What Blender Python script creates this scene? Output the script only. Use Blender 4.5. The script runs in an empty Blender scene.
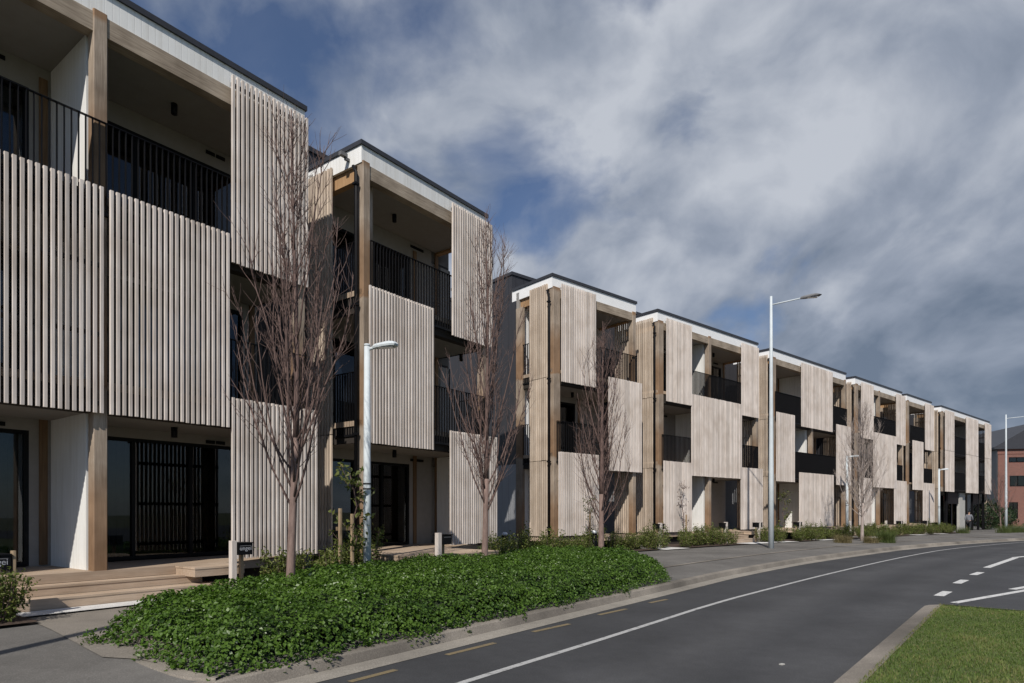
import bpy, bmesh, math, random
import numpy as np
from mathutils import Vector, Matrix, noise as mnoise
R = math.radians
rnd = random.Random(7)
sc = bpy.context.scene
COL = sc.collection

# ------------------------------------------------------------------ materials
def nt(name):
    m = bpy.data.materials.new(name); m.use_nodes = True
    t = m.node_tree; b = t.nodes['Principled BSDF']
    return m, t, b
def N(t, typ, **kw):
    n = t.nodes.new(typ)
    for k, v in kw.items():
        if k in n.inputs: n.inputs[k].default_value = v
        else: setattr(n, k, v)
    return n
def L(t, a, b): t.links.new(a, b)
def ramp(t, fac, stops):
    r = N(t, 'ShaderNodeValToRGB'); e = r.color_ramp.elements
    while len(e) < len(stops): e.new(0.5)
    for i, (p, c) in enumerate(stops):
        e[i].position = p; e[i].color = (c[0], c[1], c[2], 1) if len(c) == 3 else c
    L(t, fac, r.inputs[0]); return r.outputs[0]
def mapping(t, scale=(1, 1, 1), rot=(0, 0, 0), src='Object'):
    tc = N(t, 'ShaderNodeTexCoord'); mp = N(t, 'ShaderNodeMapping')
    mp.inputs['Scale'].default_value = scale; mp.inputs['Rotation'].default_value = rot
    L(t, tc.outputs[src], mp.inputs[0]); return mp.outputs[0]
def noise(t, vec, scale, detail=4, rough=.55):
    n = N(t, 'ShaderNodeTexNoise', Scale=scale, Detail=detail, Roughness=rough)
    L(t, vec, n.inputs['Vector']); return n.outputs['Fac']
def mixc(t, fac, a, b, mode='MIX'):
    n = N(t, 'ShaderNodeMix', data_type='RGBA', blend_type=mode)
    for s, v in ((n.inputs[0], fac), (n.inputs[6], a), (n.inputs[7], b)):
        if hasattr(v, 'is_output'): L(t, v, s)
        elif isinstance(v, (int, float)): s.default_value = v
        else: s.default_value = (v[0], v[1], v[2], 1)
    return n.outputs[2]
def mth(t, op, a, b=None, c=None):
    n = N(t, 'ShaderNodeMath', operation=op)
    for s, v in zip(n.inputs, (a, b, c)):
        if v is None: continue
        if hasattr(v, 'is_output'): L(t, v, s)
        else: s.default_value = v
    return n.outputs[0]
def tint(t): return N(t, 'ShaderNodeAttribute', attribute_name='tint').outputs['Fac']
def bump(t, b, h, s=.3, d=.01):
    n = N(t, 'ShaderNodeBump', Strength=s, Distance=d); L(t, h, n.inputs['Height']); L(t, n.outputs[0], b.inputs['Normal'])
M = {}
def plain(name, c, rough=.6, metal=0, var=.12, scale=6, spec=.4):
    m, t, b = nt(name); v = mapping(t)
    f = noise(t, v, scale, 5); lo = [x * (1 - var) for x in c]; hi = [min(1, x * (1 + var)) for x in c]
    L(t, ramp(t, f, [(.3, lo), (.7, hi)]), b.inputs['Base Color'])
    b.inputs['Roughness'].default_value = rough; b.inputs['Metallic'].default_value = metal
    b.inputs['Specular IOR Level'].default_value = spec
    M[name] = m; return m
def timber(name, a, c, rough=.75, warm=None, grain=(14, 14, .7), tv=.35, blotch=.84):
    m, t, b = nt(name); v = mapping(t, grain)
    f = noise(t, v, 3.0, 6, .6); col = ramp(t, f, [(.28, a), (.72, c)])
    v2 = mapping(t, (1, 1, 1)); f2 = noise(t, v2, 1.3, 3)
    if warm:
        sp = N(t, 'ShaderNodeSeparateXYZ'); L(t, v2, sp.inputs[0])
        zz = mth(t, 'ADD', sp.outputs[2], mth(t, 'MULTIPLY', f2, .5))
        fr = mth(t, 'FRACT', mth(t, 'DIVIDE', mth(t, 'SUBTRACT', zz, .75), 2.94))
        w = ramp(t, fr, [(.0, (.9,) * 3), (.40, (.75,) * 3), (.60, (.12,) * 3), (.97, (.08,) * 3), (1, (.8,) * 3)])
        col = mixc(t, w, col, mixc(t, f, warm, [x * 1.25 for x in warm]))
    tt = mth(t, 'MULTIPLY_ADD', tint(t), tv, 1 - tv / 2)
    cc = N(t, 'ShaderNodeCombineColor')
    for i in range(3): L(t, tt, cc.inputs[i])
    col = mixc(t, 1.0, col, cc.outputs[0], 'MULTIPLY')
    st = ramp(t, f2, [(.33, (blotch, blotch * .97, blotch * .94)), (.6, (1, 1, 1))])
    col = mixc(t, 1.0, col, st, 'MULTIPLY')
    L(t, col, b.inputs['Base Color']); b.inputs['Roughness'].default_value = rough
    b.inputs['Specular IOR Level'].default_value = .25
    bump(t, b, f, .25, .004); M[name] = m
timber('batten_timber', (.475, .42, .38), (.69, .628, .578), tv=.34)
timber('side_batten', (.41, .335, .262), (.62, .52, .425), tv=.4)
timber('beam_timber', (.22, .175, .13), (.46, .385, .30), grain=(.9, 18, 18), blotch=.6)
timber('dark_trim', (.13, .075, .04), (.24, .15, .08))
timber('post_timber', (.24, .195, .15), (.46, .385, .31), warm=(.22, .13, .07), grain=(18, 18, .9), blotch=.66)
timber('warm_timber', (.30, .18, .09), (.44, .28, .15))
timber('deck_timber', (.36, .275, .20), (.50, .395, .30), grain=(.8, 14, 14))
timber('stake_timber', (.26, .19, .12), (.38, .29, .19))
def boards(name, c, pitch, depth_dark=.55, rough=.5, axis='xy'):
    # vertical boards: a narrow groove every `pitch` metres
    m, t, b = nt(name); v = mapping(t); sp = N(t, 'ShaderNodeSeparateXYZ'); L(t, v, sp.inputs[0])
    s = mth(t, 'ADD', sp.outputs[0], sp.outputs[1])
    fr = mth(t, 'FRACT', mth(t, 'DIVIDE', mth(t, 'ADD', s, 50.0), pitch))
    g = ramp(t, fr, [(0, (0, 0, 0)), (.04, (1, 1, 1)), (.96, (1, 1, 1)), (1, (0, 0, 0))])
    f = noise(t, v, 2.2, 5); lo = [x * .93 for x in c]
    base = ramp(t, f, [(.3, lo), (.7, c)]); fs = noise(t, mapping(t, (7, 7, .5)), 2, 4); base = mixc(t, 1, base, ramp(t, fs, [(.32, (.90, .89, .87)), (.55, (1, 1, 1))]), 'MULTIPLY')
    L(t, mixc(t, g, [x * depth_dark for x in c], base), b.inputs['Base Color'])
    b.inputs['Roughness'].default_value = rough; b.inputs['Specular IOR Level'].default_value = .3
    bump(t, b, g, .6, .006); M[name] = m
boards('white_boards', (.80, .80, .78), .11, .87)
plain('greige', (.27, .25, .228), .8, var=.06)
boards('dark_cladding', (.042, .042, .048), .40, .4, .45)
boards('grey_cladding', (.33, .34, .36), .40, .7, .5)
plain('soffit', (.26, .245, .225), .8, var=.05)
plain('white_paint', (.82, .82, .81), .5, var=.03)
plain('black_metal', (.006, .006, .007), .5, .0, .2, spec=.16)
plain('roof_metal', (.035, .036, .042), .45, 0, .15)
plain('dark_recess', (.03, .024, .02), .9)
plain('interior', (.30, .29, .28), .9)
plain('interior_floor', (.16, .12, .09), .7)
plain('curtain', (.55, .54, .52), .95)
plain('grey_steel', (.52, .565, .585), .62, 0, .06)
plain('lamp_glass', (.75, .76, .76), .2)
plain('bin_light', (.38, .39, .42), .6)
plain('bin_grey', (.13, .13, .135), .5)
plain('pale_panel', (.42, .41, .38), .7, var=.08)
plain('mulch', (.055, .036, .026), .95, var=.5, scale=30)
plain('jacket_cloth', (.16, .168, .19), .85, var=.15)
plain('trouser_cloth', (.015, .016, .02), .85)
plain('skin', (.42, .27, .20), .6, var=.05)
plain('hair', (.018, .014, .012), .7)
plain('shoe', (.03, .03, .03), .6)
plain('sign_white', (.78, .78, .76), .5)
def glass(name):
    m, t, b = nt(name); out = t.nodes['Material Output']; t.nodes.remove(b)
    tr = N(t, 'ShaderNodeBsdfTransparent', Color=(.42, .44, .45, 1)); gl = N(t, 'ShaderNodeBsdfGlossy', Roughness=.015, Color=(.62, .65, .68, 1))
    fr = N(t, 'ShaderNodeFresnel', IOR=1.55); mx = N(t, 'ShaderNodeMixShader')
    L(t, mth(t, 'MULTIPLY_ADD', fr.outputs[0], 1.0, .02), mx.inputs[0]); L(t, tr.outputs[0], mx.inputs[1]); L(t, gl.outputs[0], mx.inputs[2])
    L(t, mx.outputs[0], out.inputs[0]); M[name] = m
glass('window_glass')
def asphalt(name, c, patch=.22, track=None, rough=.85, bumps=.35):
    m, t, b = nt(name); v = mapping(t)
    f1 = noise(t, v, 70, 3, .7); f2 = noise(t, v, .45, 4); f3 = noise(t, v, 6, 5, .6)
    col = ramp(t, f1, [(.3, [x * .72 for x in c]), (.55, c), (.75, [x * 1.55 for x in c])])
    col = mixc(t, 1, col, ramp(t, f2, [(.35, (1 - patch,) * 3), (.65, (1 + patch,) * 3)]), 'MULTIPLY')
    col = mixc(t, 1, col, ramp(t, f3, [(.3, (.9,) * 3), (.7, (1.08,) * 3)]), 'MULTIPLY')
    if track:   # polished wheel tracks running with the road
        q_ = mth(t, 'ADD', tint(t), mth(t, 'MULTIPLY', mth(t, 'SUBTRACT', f2, .5), .09))
        col = mixc(t, 1, col, ramp(t, q_, [(0, (.88,) * 3), (.10, (.95,) * 3), (.16, (.92,) * 3), (.23, (1.24, 1.23, 1.21)), (.30, (.90,) * 3), (.37, (1.2, 1.19, 1.17)), (.46, (.95,) * 3), (.58, (1.15,) * 3), (1, (1,) * 3)]), 'MULTIPLY')
    L(t, col, b.inputs['Base Color']); b.inputs['Roughness'].default_value = rough; b.inputs['Specular IOR Level'].default_value = .3
    bump(t, b, f1, bumps, .006); M[name] = m
asphalt('road_asphalt', (.051, .052, .055), .16, R(-38))
asphalt('path_asphalt', (.135, .128, .118), .22)
asphalt('concrete', (.25, .228, .195), .2, bumps=.15)
asphalt('warm_path', (.21, .188, .16), .14)
asphalt('kerb_concrete', (.20, .178, .15), .38, bumps=.2)
asphalt('pad_concrete', (.62, .61, .59), .12, bumps=.1)
asphalt('side_asphalt', (.075, .075, .076), .16)
def paintmat(name, c):
    m, t, b = nt(name); v = mapping(t); f = noise(t, v, 9, 6, .7); f2 = noise(t, v, 60, 2)
    w = mth(t, 'MULTIPLY', ramp(t, f, [(.30, (.15,) * 3), (.46, (1, 1, 1))]), ramp(t, f2, [(.3, (.55,) * 3), (.5, (1,) * 3)]))
    L(t, mixc(t, w, (.07, .07, .07), c), b.inputs['Base Color']); b.inputs['Roughness'].default_value = .7; M[name] = m
paintmat('white_marking', (.60, .60, .58)); paintmat('worn_marking', (.40, .40, .39)); paintmat('yellow_marking', (.19, .145, .075))
def leafmat(name, lo, hi, rough=.42, trans=.25, dry=None):
    m, t, b = nt(name); out = t.nodes['Material Output']
    tt = tint(t); stops = [(0, lo), (.85, hi)] + ([(1, dry)] if dry else [(1, [x * 1.3 for x in hi])])
    col = ramp(t, tt, stops); L(t, col, b.inputs['Base Color']); b.inputs['Roughness'].default_value = rough
    b.inputs['Specular IOR Level'].default_value = .3
    tl = N(t, 'ShaderNodeBsdfTranslucent'); L(t, mixc(t, 1, col, (1.0, 1.25, .5), 'MULTIPLY'), tl.inputs[0])
    mx = N(t, 'ShaderNodeMixShader'); mx.inputs[0].default_value = trans
    L(t, b.outputs[0], mx.inputs[1]); L(t, tl.outputs[0], mx.inputs[2]); L(t, mx.outputs[0], out.inputs[0]); M[name] = m
leafmat('ivy_leaf', (.024, .058, .008), (.105, .186, .025), .46, .28, (.50, .55, .40))
leafmat('shrub_leaf', (.045, .068, .014), (.16, .185, .045), .5, .3, (.24, .21, .08))
leafmat('sapling_leaf', (.055, .075, .018), (.15, .17, .05), .45, .3, (.2, .17, .06))
leafmat('tussock_blade', (.10, .085, .035), (.26, .21, .11), .6, .2)
leafmat('green_tussock', (.045, .070, .018), (.12, .15, .045), .6, .2)
leafmat('hedge_leaf', (.012, .025, .010), (.04, .065, .022), .5, .15)
leafmat('grass_blade', (.050, .092, .014), (.135, .195, .042), .6, .3, (.26, .23, .10))
leafmat('red_twig', (.08, .05, .045), (.14, .09, .08), .8, 0)
def bark(name, a, c):
    m, t, b = nt(name); v = mapping(t, (6, 6, 1.2)); f = noise(t, v, 5, 6, .65)
    L(t, ramp(t, f, [(.3, a), (.7, c)]), b.inputs['Base Color']); b.inputs['Roughness'].default_value = .85; bump(t, b, f, .6, .01); M[name] = m
bark('bark', (.125, .082, .068), (.25, .175, .148)); bark('twig_bark', (.085, .052, .045), (.165, .108, .092)); bark('pale_bark', (.26, .21, .19), (.40, .34, .30))
def brick(name):
    m, t, b = nt(name); tc = N(t, 'ShaderNodeTexCoord'); sp = N(t, 'ShaderNodeSeparateXYZ'); L(t, tc.outputs['Object'], sp.inputs[0])
    cb = N(t, 'ShaderNodeCombineXYZ'); L(t, mth(t, 'ADD', sp.outputs[0], sp.outputs[1]), cb.inputs[0]); L(t, sp.outputs[2], cb.inputs[1])
    br = N(t, 'ShaderNodeTexBrick', Scale=1.0, Color1=(.17, .055, .036, 1), Color2=(.13, .042, .03, 1), Mortar=(.25, .2, .17, 1))
    br.inputs['Mortar Size'].default_value = .008; br.inputs['Brick Width'].default_value = .24; br.inputs['Row Height'].default_value = .086
    L(t, cb.outputs[0], br.inputs['Vector']); L(t, br.outputs[0], b.inputs['Base Color']); b.inputs['Roughness'].default_value = .85; M[name] = m
brick('red_brick')
def soil(name, c1, c2):
    m, t, b = nt(name); v = mapping(t); f = noise(t, v, .6, 6, .6); f2 = noise(t, v, 25, 4)
    col = ramp(t, f, [(.35, c1), (.65, c2)]); col = mixc(t, .5, col, ramp(t, f2, [(.3, c1), (.7, c2)]))
    L(t, col, b.inputs['Base Color']); b.inputs['Roughness'].default_value = .95; bump(t, b, f2, .5, .03); M[name] = m
soil('lawn_soil', (.055, .075, .018), (.115, .13, .04)); soil('far_ground', (.06, .075, .03), (.10, .10, .05)); soil('ivy_bed', (.018, .030, .009), (.03, .048, .014))

# ------------------------------------------------------------------ mesh helpers
def tag(o, label=None, cat=None, group=None, kind=None):
    if label: o['label'] = label
    if cat: o['category'] = cat
    if group: o['group'] = group
    if kind: o['kind'] = kind
    return o
def empty(name, loc=(0, 0, 0), rz=0, label=None, cat=None, group=None):
    o = bpy.data.objects.new(name, None); COL.objects.link(o); o.empty_display_size = .3
    o.location = loc; o.rotation_euler = (0, 0, rz); return tag(o, label, cat, group)
class MB:
    def __init__(s): s.v = []; s.f = []; s.t = []
    def quad_solid(s, pts, faces, tt=None):
        o = len(s.v); s.v += pts; s.f += [tuple(i + o for i in f) for f in faces]
        tt = rnd.random() if tt is None else tt; s.t += [tt] * len(pts)
    def box(s, x0, x1, y0, y1, z0, z1, tt=None):
        p = [(x0, y0, z0), (x1, y0, z0), (x1, y1, z0), (x0, y1, z0), (x0, y0, z1), (x1, y0, z1), (x1, y1, z1), (x0, y1, z1)]
        s.quad_solid(p, [(0, 3, 2, 1), (4, 5, 6, 7), (0, 1, 5, 4), (1, 2, 6, 5), (2, 3, 7, 6), (3, 0, 4, 7)], tt); return s
    def prism(s, prof, z0, z1, tt=None):       # profile in xy (counter-clockwise), extruded in z
        n = len(prof); p = [(x, y, z0) for x, y in prof] + [(x, y, z1) for x, y in prof]
        f = [tuple(range(n - 1, -1, -1)), tuple(range(n, 2 * n))] + [(i, (i + 1) % n, n + (i + 1) % n, n + i) for i in range(n)]
        s.quad_solid(p, f, tt); return s
    def post(s, x0, x1, y0, y1, z0, z1, c=.012, tt=None):
        return s.prism([(x0 + c, y0), (x1 - c, y0), (x1, y0 + c), (x1, y1 - c), (x1 - c, y1), (x0 + c, y1), (x0, y1 - c), (x0, y0 + c)], z0, z1, tt)
    def tube(s, pts, rads, n=6, cap=True, tt=None):
        pts = [Vector(p) for p in pts]; o = len(s.v); tt = rnd.random() if tt is None else tt
        ref = Vector((.31, .17, .93)); 
        for i, p in enumerate(pts):
            d = (pts[min(i + 1, len(pts) - 1)] - pts[max(i - 1, 0)]).normalized()
            a = d.cross(ref)
            if a.length < .05: a = d.cross(Vector((1, 0, 0)))
            a.normalize(); b = d.cross(a)
            for k in range(n):
                an = 2 * math.pi * k / n; q = p + (a * math.cos(an) + b * math.sin(an)) * rads[i]; s.v.append((q.x, q.y, q.z)); s.t.append(tt)
        for i in range(len(pts) - 1):
            for k in range(n):
                k2 = (k + 1) % n; s.f.append((o + i * n + k, o + i * n + k2, o + (i + 1) * n + k2, o + (i + 1) * n + k))
        if cap: s.f.append(tuple(o + k for k in range(n))[::-1]); s.f.append(tuple(o + (len(pts) - 1) * n + k for k in range(n)))
        return s
    def mesh(s, name, mat, smooth=False):
        me = bpy.data.meshes.new(name); me.from_pydata(s.v, [], s.f)
        a = me.attributes.new('tint', 'FLOAT', 'POINT'); a.data.foreach_set('value', np.array(s.t, np.float32))
        me.materials.append(M[mat])
        if smooth: me.polygons.foreach_set('use_smooth', [True] * len(me.polygons))
        me.update(); return me
    def build(s, name, mat, parent=None, smooth=False, loc=None, rz=0):
        o = bpy.data.objects.new(name, s.mesh(name, mat, smooth)); COL.objects.link(o)
        if parent: o.parent = parent
        if loc: o.location = loc
        o.rotation_euler.z = rz
        return o
def copy_tree(o, parent=None):
    c = o.copy(); COL.objects.link(c)
    if parent: c.parent = parent
    for ch in list(o.children): copy_tree(ch, c)
    return c

# ------------------------------------------------------------------ terrain
def gz(y): return -.0098 * max(0.0, y - 26.0)
KERB = [(-40.0, -43.3), (-7.9, -1.75), (-1.77, 6.17), (.7, 9.4), (3.2, 12.64), (4.05, 13.75), (5.77, 15.95), (9.3, 19.9), (13.91, 24.4), (19.3, 29.4), (25.07, 34.0), (31.5, 38.5), (41, 44.6), (60, 55.5), (110, 84)]
def cr(P, n=10):        # smooth line through points
    out = []
    for i in range(len(P) - 1):
        p0 = P[max(i - 1, 0)]; p1 = P[i]; p2 = P[i + 1]; p3 = P[min(i + 2, len(P) - 1)]
        d = math.dist(p1, p2)
        for k in range(n):
            t = k / n
            m1 = [(p2[j] - p0[j]) * d / max(1e-6, math.dist(p0, p2)) for j in (0, 1)]; m2 = [(p3[j] - p1[j]) * d / max(1e-6, math.dist(p1, p3)) for j in (0, 1)]
            h = (2*t**3-3*t**2+1, t**3-2*t**2+t, -2*t**3+3*t**2, t**3-t**2)
            out.append(tuple(h[0]*p1[j] + h[1]*m1[j] + h[2]*p2[j] + h[3]*m2[j] for j in (0, 1)))
    out.append(tuple(P[-1])); return out
def offs(P, d):         # offset to the left of travel
    out = []
    for i, p in enumerate(P):
        a = P[max(i - 1, 0)]; b = P[min(i + 1, len(P) - 1)]; l = math.dist(a, b)
        out.append((p[0] - (b[1] - a[1]) / l * d, p[1] + (b[0] - a[0]) / l * d))
    return out
KL = cr(KERB, 12)
KA = np.array(KL)
KS = KA[1:] - KA[:-1]; KQ = (KS ** 2).sum(1)
def kdist(x, y):
    d = np.array([x, y]) - KA[:-1]; tt = np.clip((d * KS).sum(1) / KQ, 0, 1)
    return float(np.min(np.hypot(*(d - KS * tt[:, None]).T)))
def pathz(x, y): # footpath falls gently from the houses to the kerb
    return gz(y) + .09 * min(1, max(0, (kdist(x, y) - .5) / 3.2))
def strip(name, A, B, za, zb, mat, zf=None):    # ribbon between two lines
    mb = MB()
    for (a, b) in zip(A, B):
        mb.v += [(a[0], a[1], za + gz(a[1])), (b[0], b[1], zb + gz(b[1]))]; mb.t += [.5, .5]
    mb.f = [(2*i, 2*i+1, 2*i+3, 2*i+2) for i in range(len(A) - 1)]
    return tag(mb.build(name, mat), kind='structure')
def grid(name, xs, ys, zf, mat):
    mb = MB(); nx = len(xs)
    for y in ys:
        for x in xs: mb.v.append((x, y, zf(x, y))); mb.t.append(.5)
    for j in range(len(ys) - 1):
        for i in range(nx - 1): mb.f.append((j*nx+i, j*nx+i+1, (j+1)*nx+i+1, (j+1)*nx+i))
    return tag(mb.build(name, mat), kind='structure')
ys = list(np.linspace(-60, 26, 12)) + list(np.linspace(28, 140, 30)) + [200, 300, 600, 1200]
grid('ground', [-900, -300, -100, -40, 0, 40, 100, 300, 900], ys, lambda x, y: gz(min(y, 140)) - .32, 'far_ground')
# road: everything to the right of the kerb line, at -0.13
far = [(p[0] + 14 + i * .02, p[1] - 30) for i, p in enumerate(KL)]
mbr = MB(); NR = 60
for a in KL:
    for k in range(NR):
        q = (k / (NR - 1)) ** 1.9 * 44
        x, y = a[0] + .77 * q, a[1] - .64 * q
        mbr.v.append((x, y, -.13 + gz(y))); mbr.t.append(q / 10)
for i in range(len(KL) - 1):
    for k in range(NR - 1): mbr.f.append((i*NR+k, (i+1)*NR+k, (i+1)*NR+k+1, i*NR+k+1))
# keep road sheet upward
mbr.f = [f[::-1] for f in mbr.f]
tag(mbr.build('road', 'road_asphalt'), kind='structure')
# gutter, kerb
strip('gutter', KL, offs(KL, .27), -.126, -.112, 'concrete')
K1, K2, K3 = offs(KL, .27), offs(KL, .31), offs(KL, .44)
mk = MB()
for a, b, c in zip(K1, K2, K3):
    mk.v += [(a[0], a[1], -.13 + gz(a[1])), (b[0], b[1], -.012 + gz(b[1])), (b[0] * .85 + c[0] * .15, b[1] * .85 + c[1] * .15, .004 + gz(b[1])), (c[0], c[1], .006 + gz(c[1]))]; mk.t += [.5] * 4
for i in range(len(K1) - 1):
    for k in range(3): mk.f.append((4*i+k, 4*i+k+1, 4*i+4+k+1, 4*i+4+k))
tag(mk.build('kerb', 'kerb_concrete'), kind='structure')
# footpath sheet left of the kerb
mf = MB(); cols = [.44, .6, .9, 1.3, 1.8, 2.3, 2.8, 3.3, 3.7, 4.0, 6, 10, 18, 40]
KLp = KL
for j, d in enumerate(cols):
    for a in offs(KLp, d) if d < 5 else [(p[0] - .66 * (d - 4), p[1] + .75 * (d - 4)) for p in offs(KLp, 4.0)]:
        mf.v.append((a[0], a[1], pathz(*a) if d < 5 else gz(a[1]) + .09)); mf.t.append(.5)
n = len(KLp)
for j in range(len(cols) - 1):
    for i in range(n - 1): mf.f.append((j*n+i, j*n+i+1, (j+1)*n+i+1, (j+1)*n+i))
tag(mf.build('footpath', 'path_asphalt'), kind='structure')
# thin concrete edging between the footpath and its kerbside strip
seg = [p for p in KL if 13.5 < p[1] < 44]
E1, E2 = offs(seg, 1.75), offs(seg, 1.87)
me_ = MB()
for a, b in zip(E1, E2):
    me_.v += [(a[0], a[1], pathz(*a) + .012), (b[0], b[1], pathz(*b) + .012)]; me_.t += [.5, .5]
me_.f = [(2*i, 2*i+1, 2*i+3, 2*i+2) for i in range(len(seg) - 1)]
tag(me_.build('path_edging', 'kerb_concrete'), kind='structure')

# verge across the road, on the viewer's side
def verge_outline():
    c = [(-9.1, -8.84), (2.61, 5.47), (6.40, 10.10)]
    arc = [(6.62, 10.36), (6.78, 10.48), (6.96, 10.46), (7.16, 10.32)]
    return c + arc + [(8.0, 9.62), (12.5, 6.0), (30, -8)]
VO = verge_outline()
def fan(name, O, zf, mat):
    bm = bmesh.new(); vs = [bm.verts.new((x, y, zf(x, y))) for x, y in O]; bm.faces.new(vs)
    bmesh.ops.recalc_face_normals(bm, faces=bm.faces)
    me = bpy.data.meshes.new(name); bm.to_mesh(me); bm.free()
    if me.polygons[0].normal.z < 0: me.flip_normals()
    me.materials.append(M[mat]); o = bpy.data.objects.new(name, me); COL.objects.link(o); return tag(o, kind='structure')
VI = offs(VO, -.28)
VIc = [(-8.8, -9.05)] + VI[1:-1] + [(29.8, -8.3)]
fan('verge', VIc + [(29, -30), (-9, -30)], lambda x, y: .0, 'lawn_soil')
mv = MB()
A0, A1, A2 = offs(VO, .0), offs(VO, -.05), offs(VO, -.29)
for a, b, c in zip(A0, A1, A2):
    mv.v += [(a[0], a[1], -.135), (b[0], b[1], -.03), (c[0], c[1], .012)]; mv.t += [.5] * 3
for i in range(len(A0) - 1):
    for k in range(2): mv.f.append((3*i+k, 3*i+3+k, 3*i+4+k, 3*i+1+k))
tag(mv.build('verge_kerb', 'kerb_concrete'), kind='structure')

# painted markings
def line(name, pts, w, mat, lift=.004):
    a, b = offs(pts, w / 2), offs(pts, -w / 2)
    return strip(name, a, b, -.13 + lift, -.13 + lift, mat)
EDGE = cr([(-6, -1.2), (-.47, 6.07), (1.11, 8.09), (2.52, 9.92), (3.16, 10.75), (4.41, 12.27), (8.86, 17.3), (14.6, 23.4), (20.9, 29.4), (30.5, 36.9), (46, 46.6)], 10)
line('edge_marking', EDGE, .085, 'worn_marking')
for a, b in (((-1.55, 6.1), (-1.19, 6.56)), ((-.74, 7.24), (-.21, 7.9)), ((.28, 8.62), (.83, 9.23)), ((1.36, 10.03), (1.9, 10.64)), ((2.44, 11.34), (2.85, 11.79)), ((-2.7, 4.7), (-2.2, 5.3))):
    line('parking_marking', [a, b], .08, 'yellow_marking')
for a, b in (((8.18, 12.27), (8.82, 12.96)), ((10.0, 14.39), (10.7, 15.12)), ((11.74, 16.3), (12.47, 17.02)), ((13.62, 18.37), (17.63, 22.39))):
    line('dash_marking', [a, b], .17, 'white_marking')
line('junction_marking', [(17.55, 22.4), (21.5, 24.9)], .17, 'white_marking')
line('junction_marking', [(21.8, 27.0), (25, 29.4)], .17, 'white_marking')
line('give_way_marking', [(7.83, 11.34), (10.47, 13.09), (13.5, 15.1)], .13, 'white_marking')
line('give_way_marking', [(10.35, 13.25), (11.9, 14.3)], .14, 'white_marking', .008)
# driveway asphalt patch bottom-left beside the planted bed
def drape(name, O, lift, mat, res=.5):
    bm = bmesh.new(); vs = [bm.verts.new((x, y, 0)) for x, y in O]; bm.faces.new(vs)
    x0 = min(p[0] for p in O); x1 = max(p[0] for p in O); y0 = min(p[1] for p in O); y1 = max(p[1] for p in O)
    for i in range(1, int((x1 - x0) / res) + 1): bmesh.ops.bisect_plane(bm, geom=bm.verts[:] + bm.edges[:] + bm.faces[:], plane_co=(x0 + i * res, 0, 0), plane_no=(1, 0, 0))
    for i in range(1, int((y1 - y0) / res) + 1): bmesh.ops.bisect_plane(bm, geom=bm.verts[:] + bm.edges[:] + bm.faces[:], plane_co=(0, y0 + i * res, 0), plane_no=(0, 1, 0))
    for v in bm.verts: v.co.z = pathz(v.co.x, v.co.y) + lift
    bmesh.ops.recalc_face_normals(bm, faces=bm.faces)
    me = bpy.data.meshes.new(name); bm.to_mesh(me); bm.free()
    if sum(p.normal.z for p in me.polygons) < 0: me.flip_normals()
    me.materials.append(M[mat]); o = bpy.data.objects.new(name, me); COL.objects.link(o); return tag(o, kind='structure')

# ------------------------------------------------------------------ facade planes (two runs of terrace at slightly different angles)
t_ = 1.157; n_ = math.hypot(t_, 1)
P1 = (-.67, 17.93, .594, .804); P2 = (1.44, 22.35, t_ / n_, 1 / n_)
def at(P, u, k=0): return (P[0] + u * P[2] - k * P[3], P[1] + u * P[3] + k * P[2])
def ang(P): return math.atan2(P[3], P[2])

F = [.56, 3.55, 6.5]
SPAN = {'g': (.62, 3.58), 'm': (3.03, 6.57), 'u': (6.06, 9.5)}
def screen(p, x0, x1, z0, z1, k=-.105, mat='batten_timber', axis='x', face=-1, pitch=.0925, bw=.054, bd=.044, rails=True):
    """a panel of vertical battens on horizontal rails"""
    mb = MB(); n = max(2, round((x1 - x0 - bw) / pitch)); st = (x1 - x0 - bw) / n
    for i in range(n + 1):
        a = x0 + i * st; c = .006; tt = rnd.random(); j = rnd.uniform(-.006, .006)
        if axis == 'x':
            pr = [(a + c, k), (a + bw - c, k), (a + bw, k + c), (a + bw, k + bd), (a, k + bd), (a, k + c)]
        else:
            pr = [(k, a + bw - c), (k, a + c), (k + c, a), (k + bd, a), (k + bd, a + bw), (k + c, a + bw)]
            pr = [(x, y) for x, y in pr]
        mb.prism(pr, z0 + j, z1 + j, tt)
    r = mb; nz = 4; nf0 = len(mb.f)
    for i in range(nz):
        z = z0 + .12 + (z1 - z0 - .3) * i / (nz - 1)
        if axis == 'x': r.box(x0 + .01, x1 - .01, k + bd + .0005, k + bd + .035, z, z + .07, .0)
        else: r.box(k + bd + .0005, k + bd + .035, x0 + .01, x1 - .01, z, z + .07, .0)
    o = mb.build('batten_screen', mat, p); o.data.materials.append(M['dark_recess'])  # rails coloured dark, painting the shade in the slat gaps
    for pl in o.data.polygons[nf0:]: pl.material_index = 1
    return o
def balustrade(p, x0, x1, z, k=-.052, axis='x', top=1.12, close=.095):
    mb = MB()
    def bx(a, b, d0, d1, z0, z1):
        if axis == 'x': mb.box(a, b, k + d0, k + d1, z0, z1)
        else: mb.box(k + d0, k + d1, a, b, z0, z1)
    bx(x0, x1, -.005, .045, z + top - .012, z + top); bx(x0, x1, 0, .055, z - .35, z - .30)
    n = max(2, round((x1 - x0) / close)); 
    for i in range(n + 1):
        a = x0 + (x1 - x0 - .012) * i / n; bx(a, a + .011, 0, .042, z - .30, z + top - .012)
    return mb.build('balustrade', 'black_metal', p)

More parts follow.
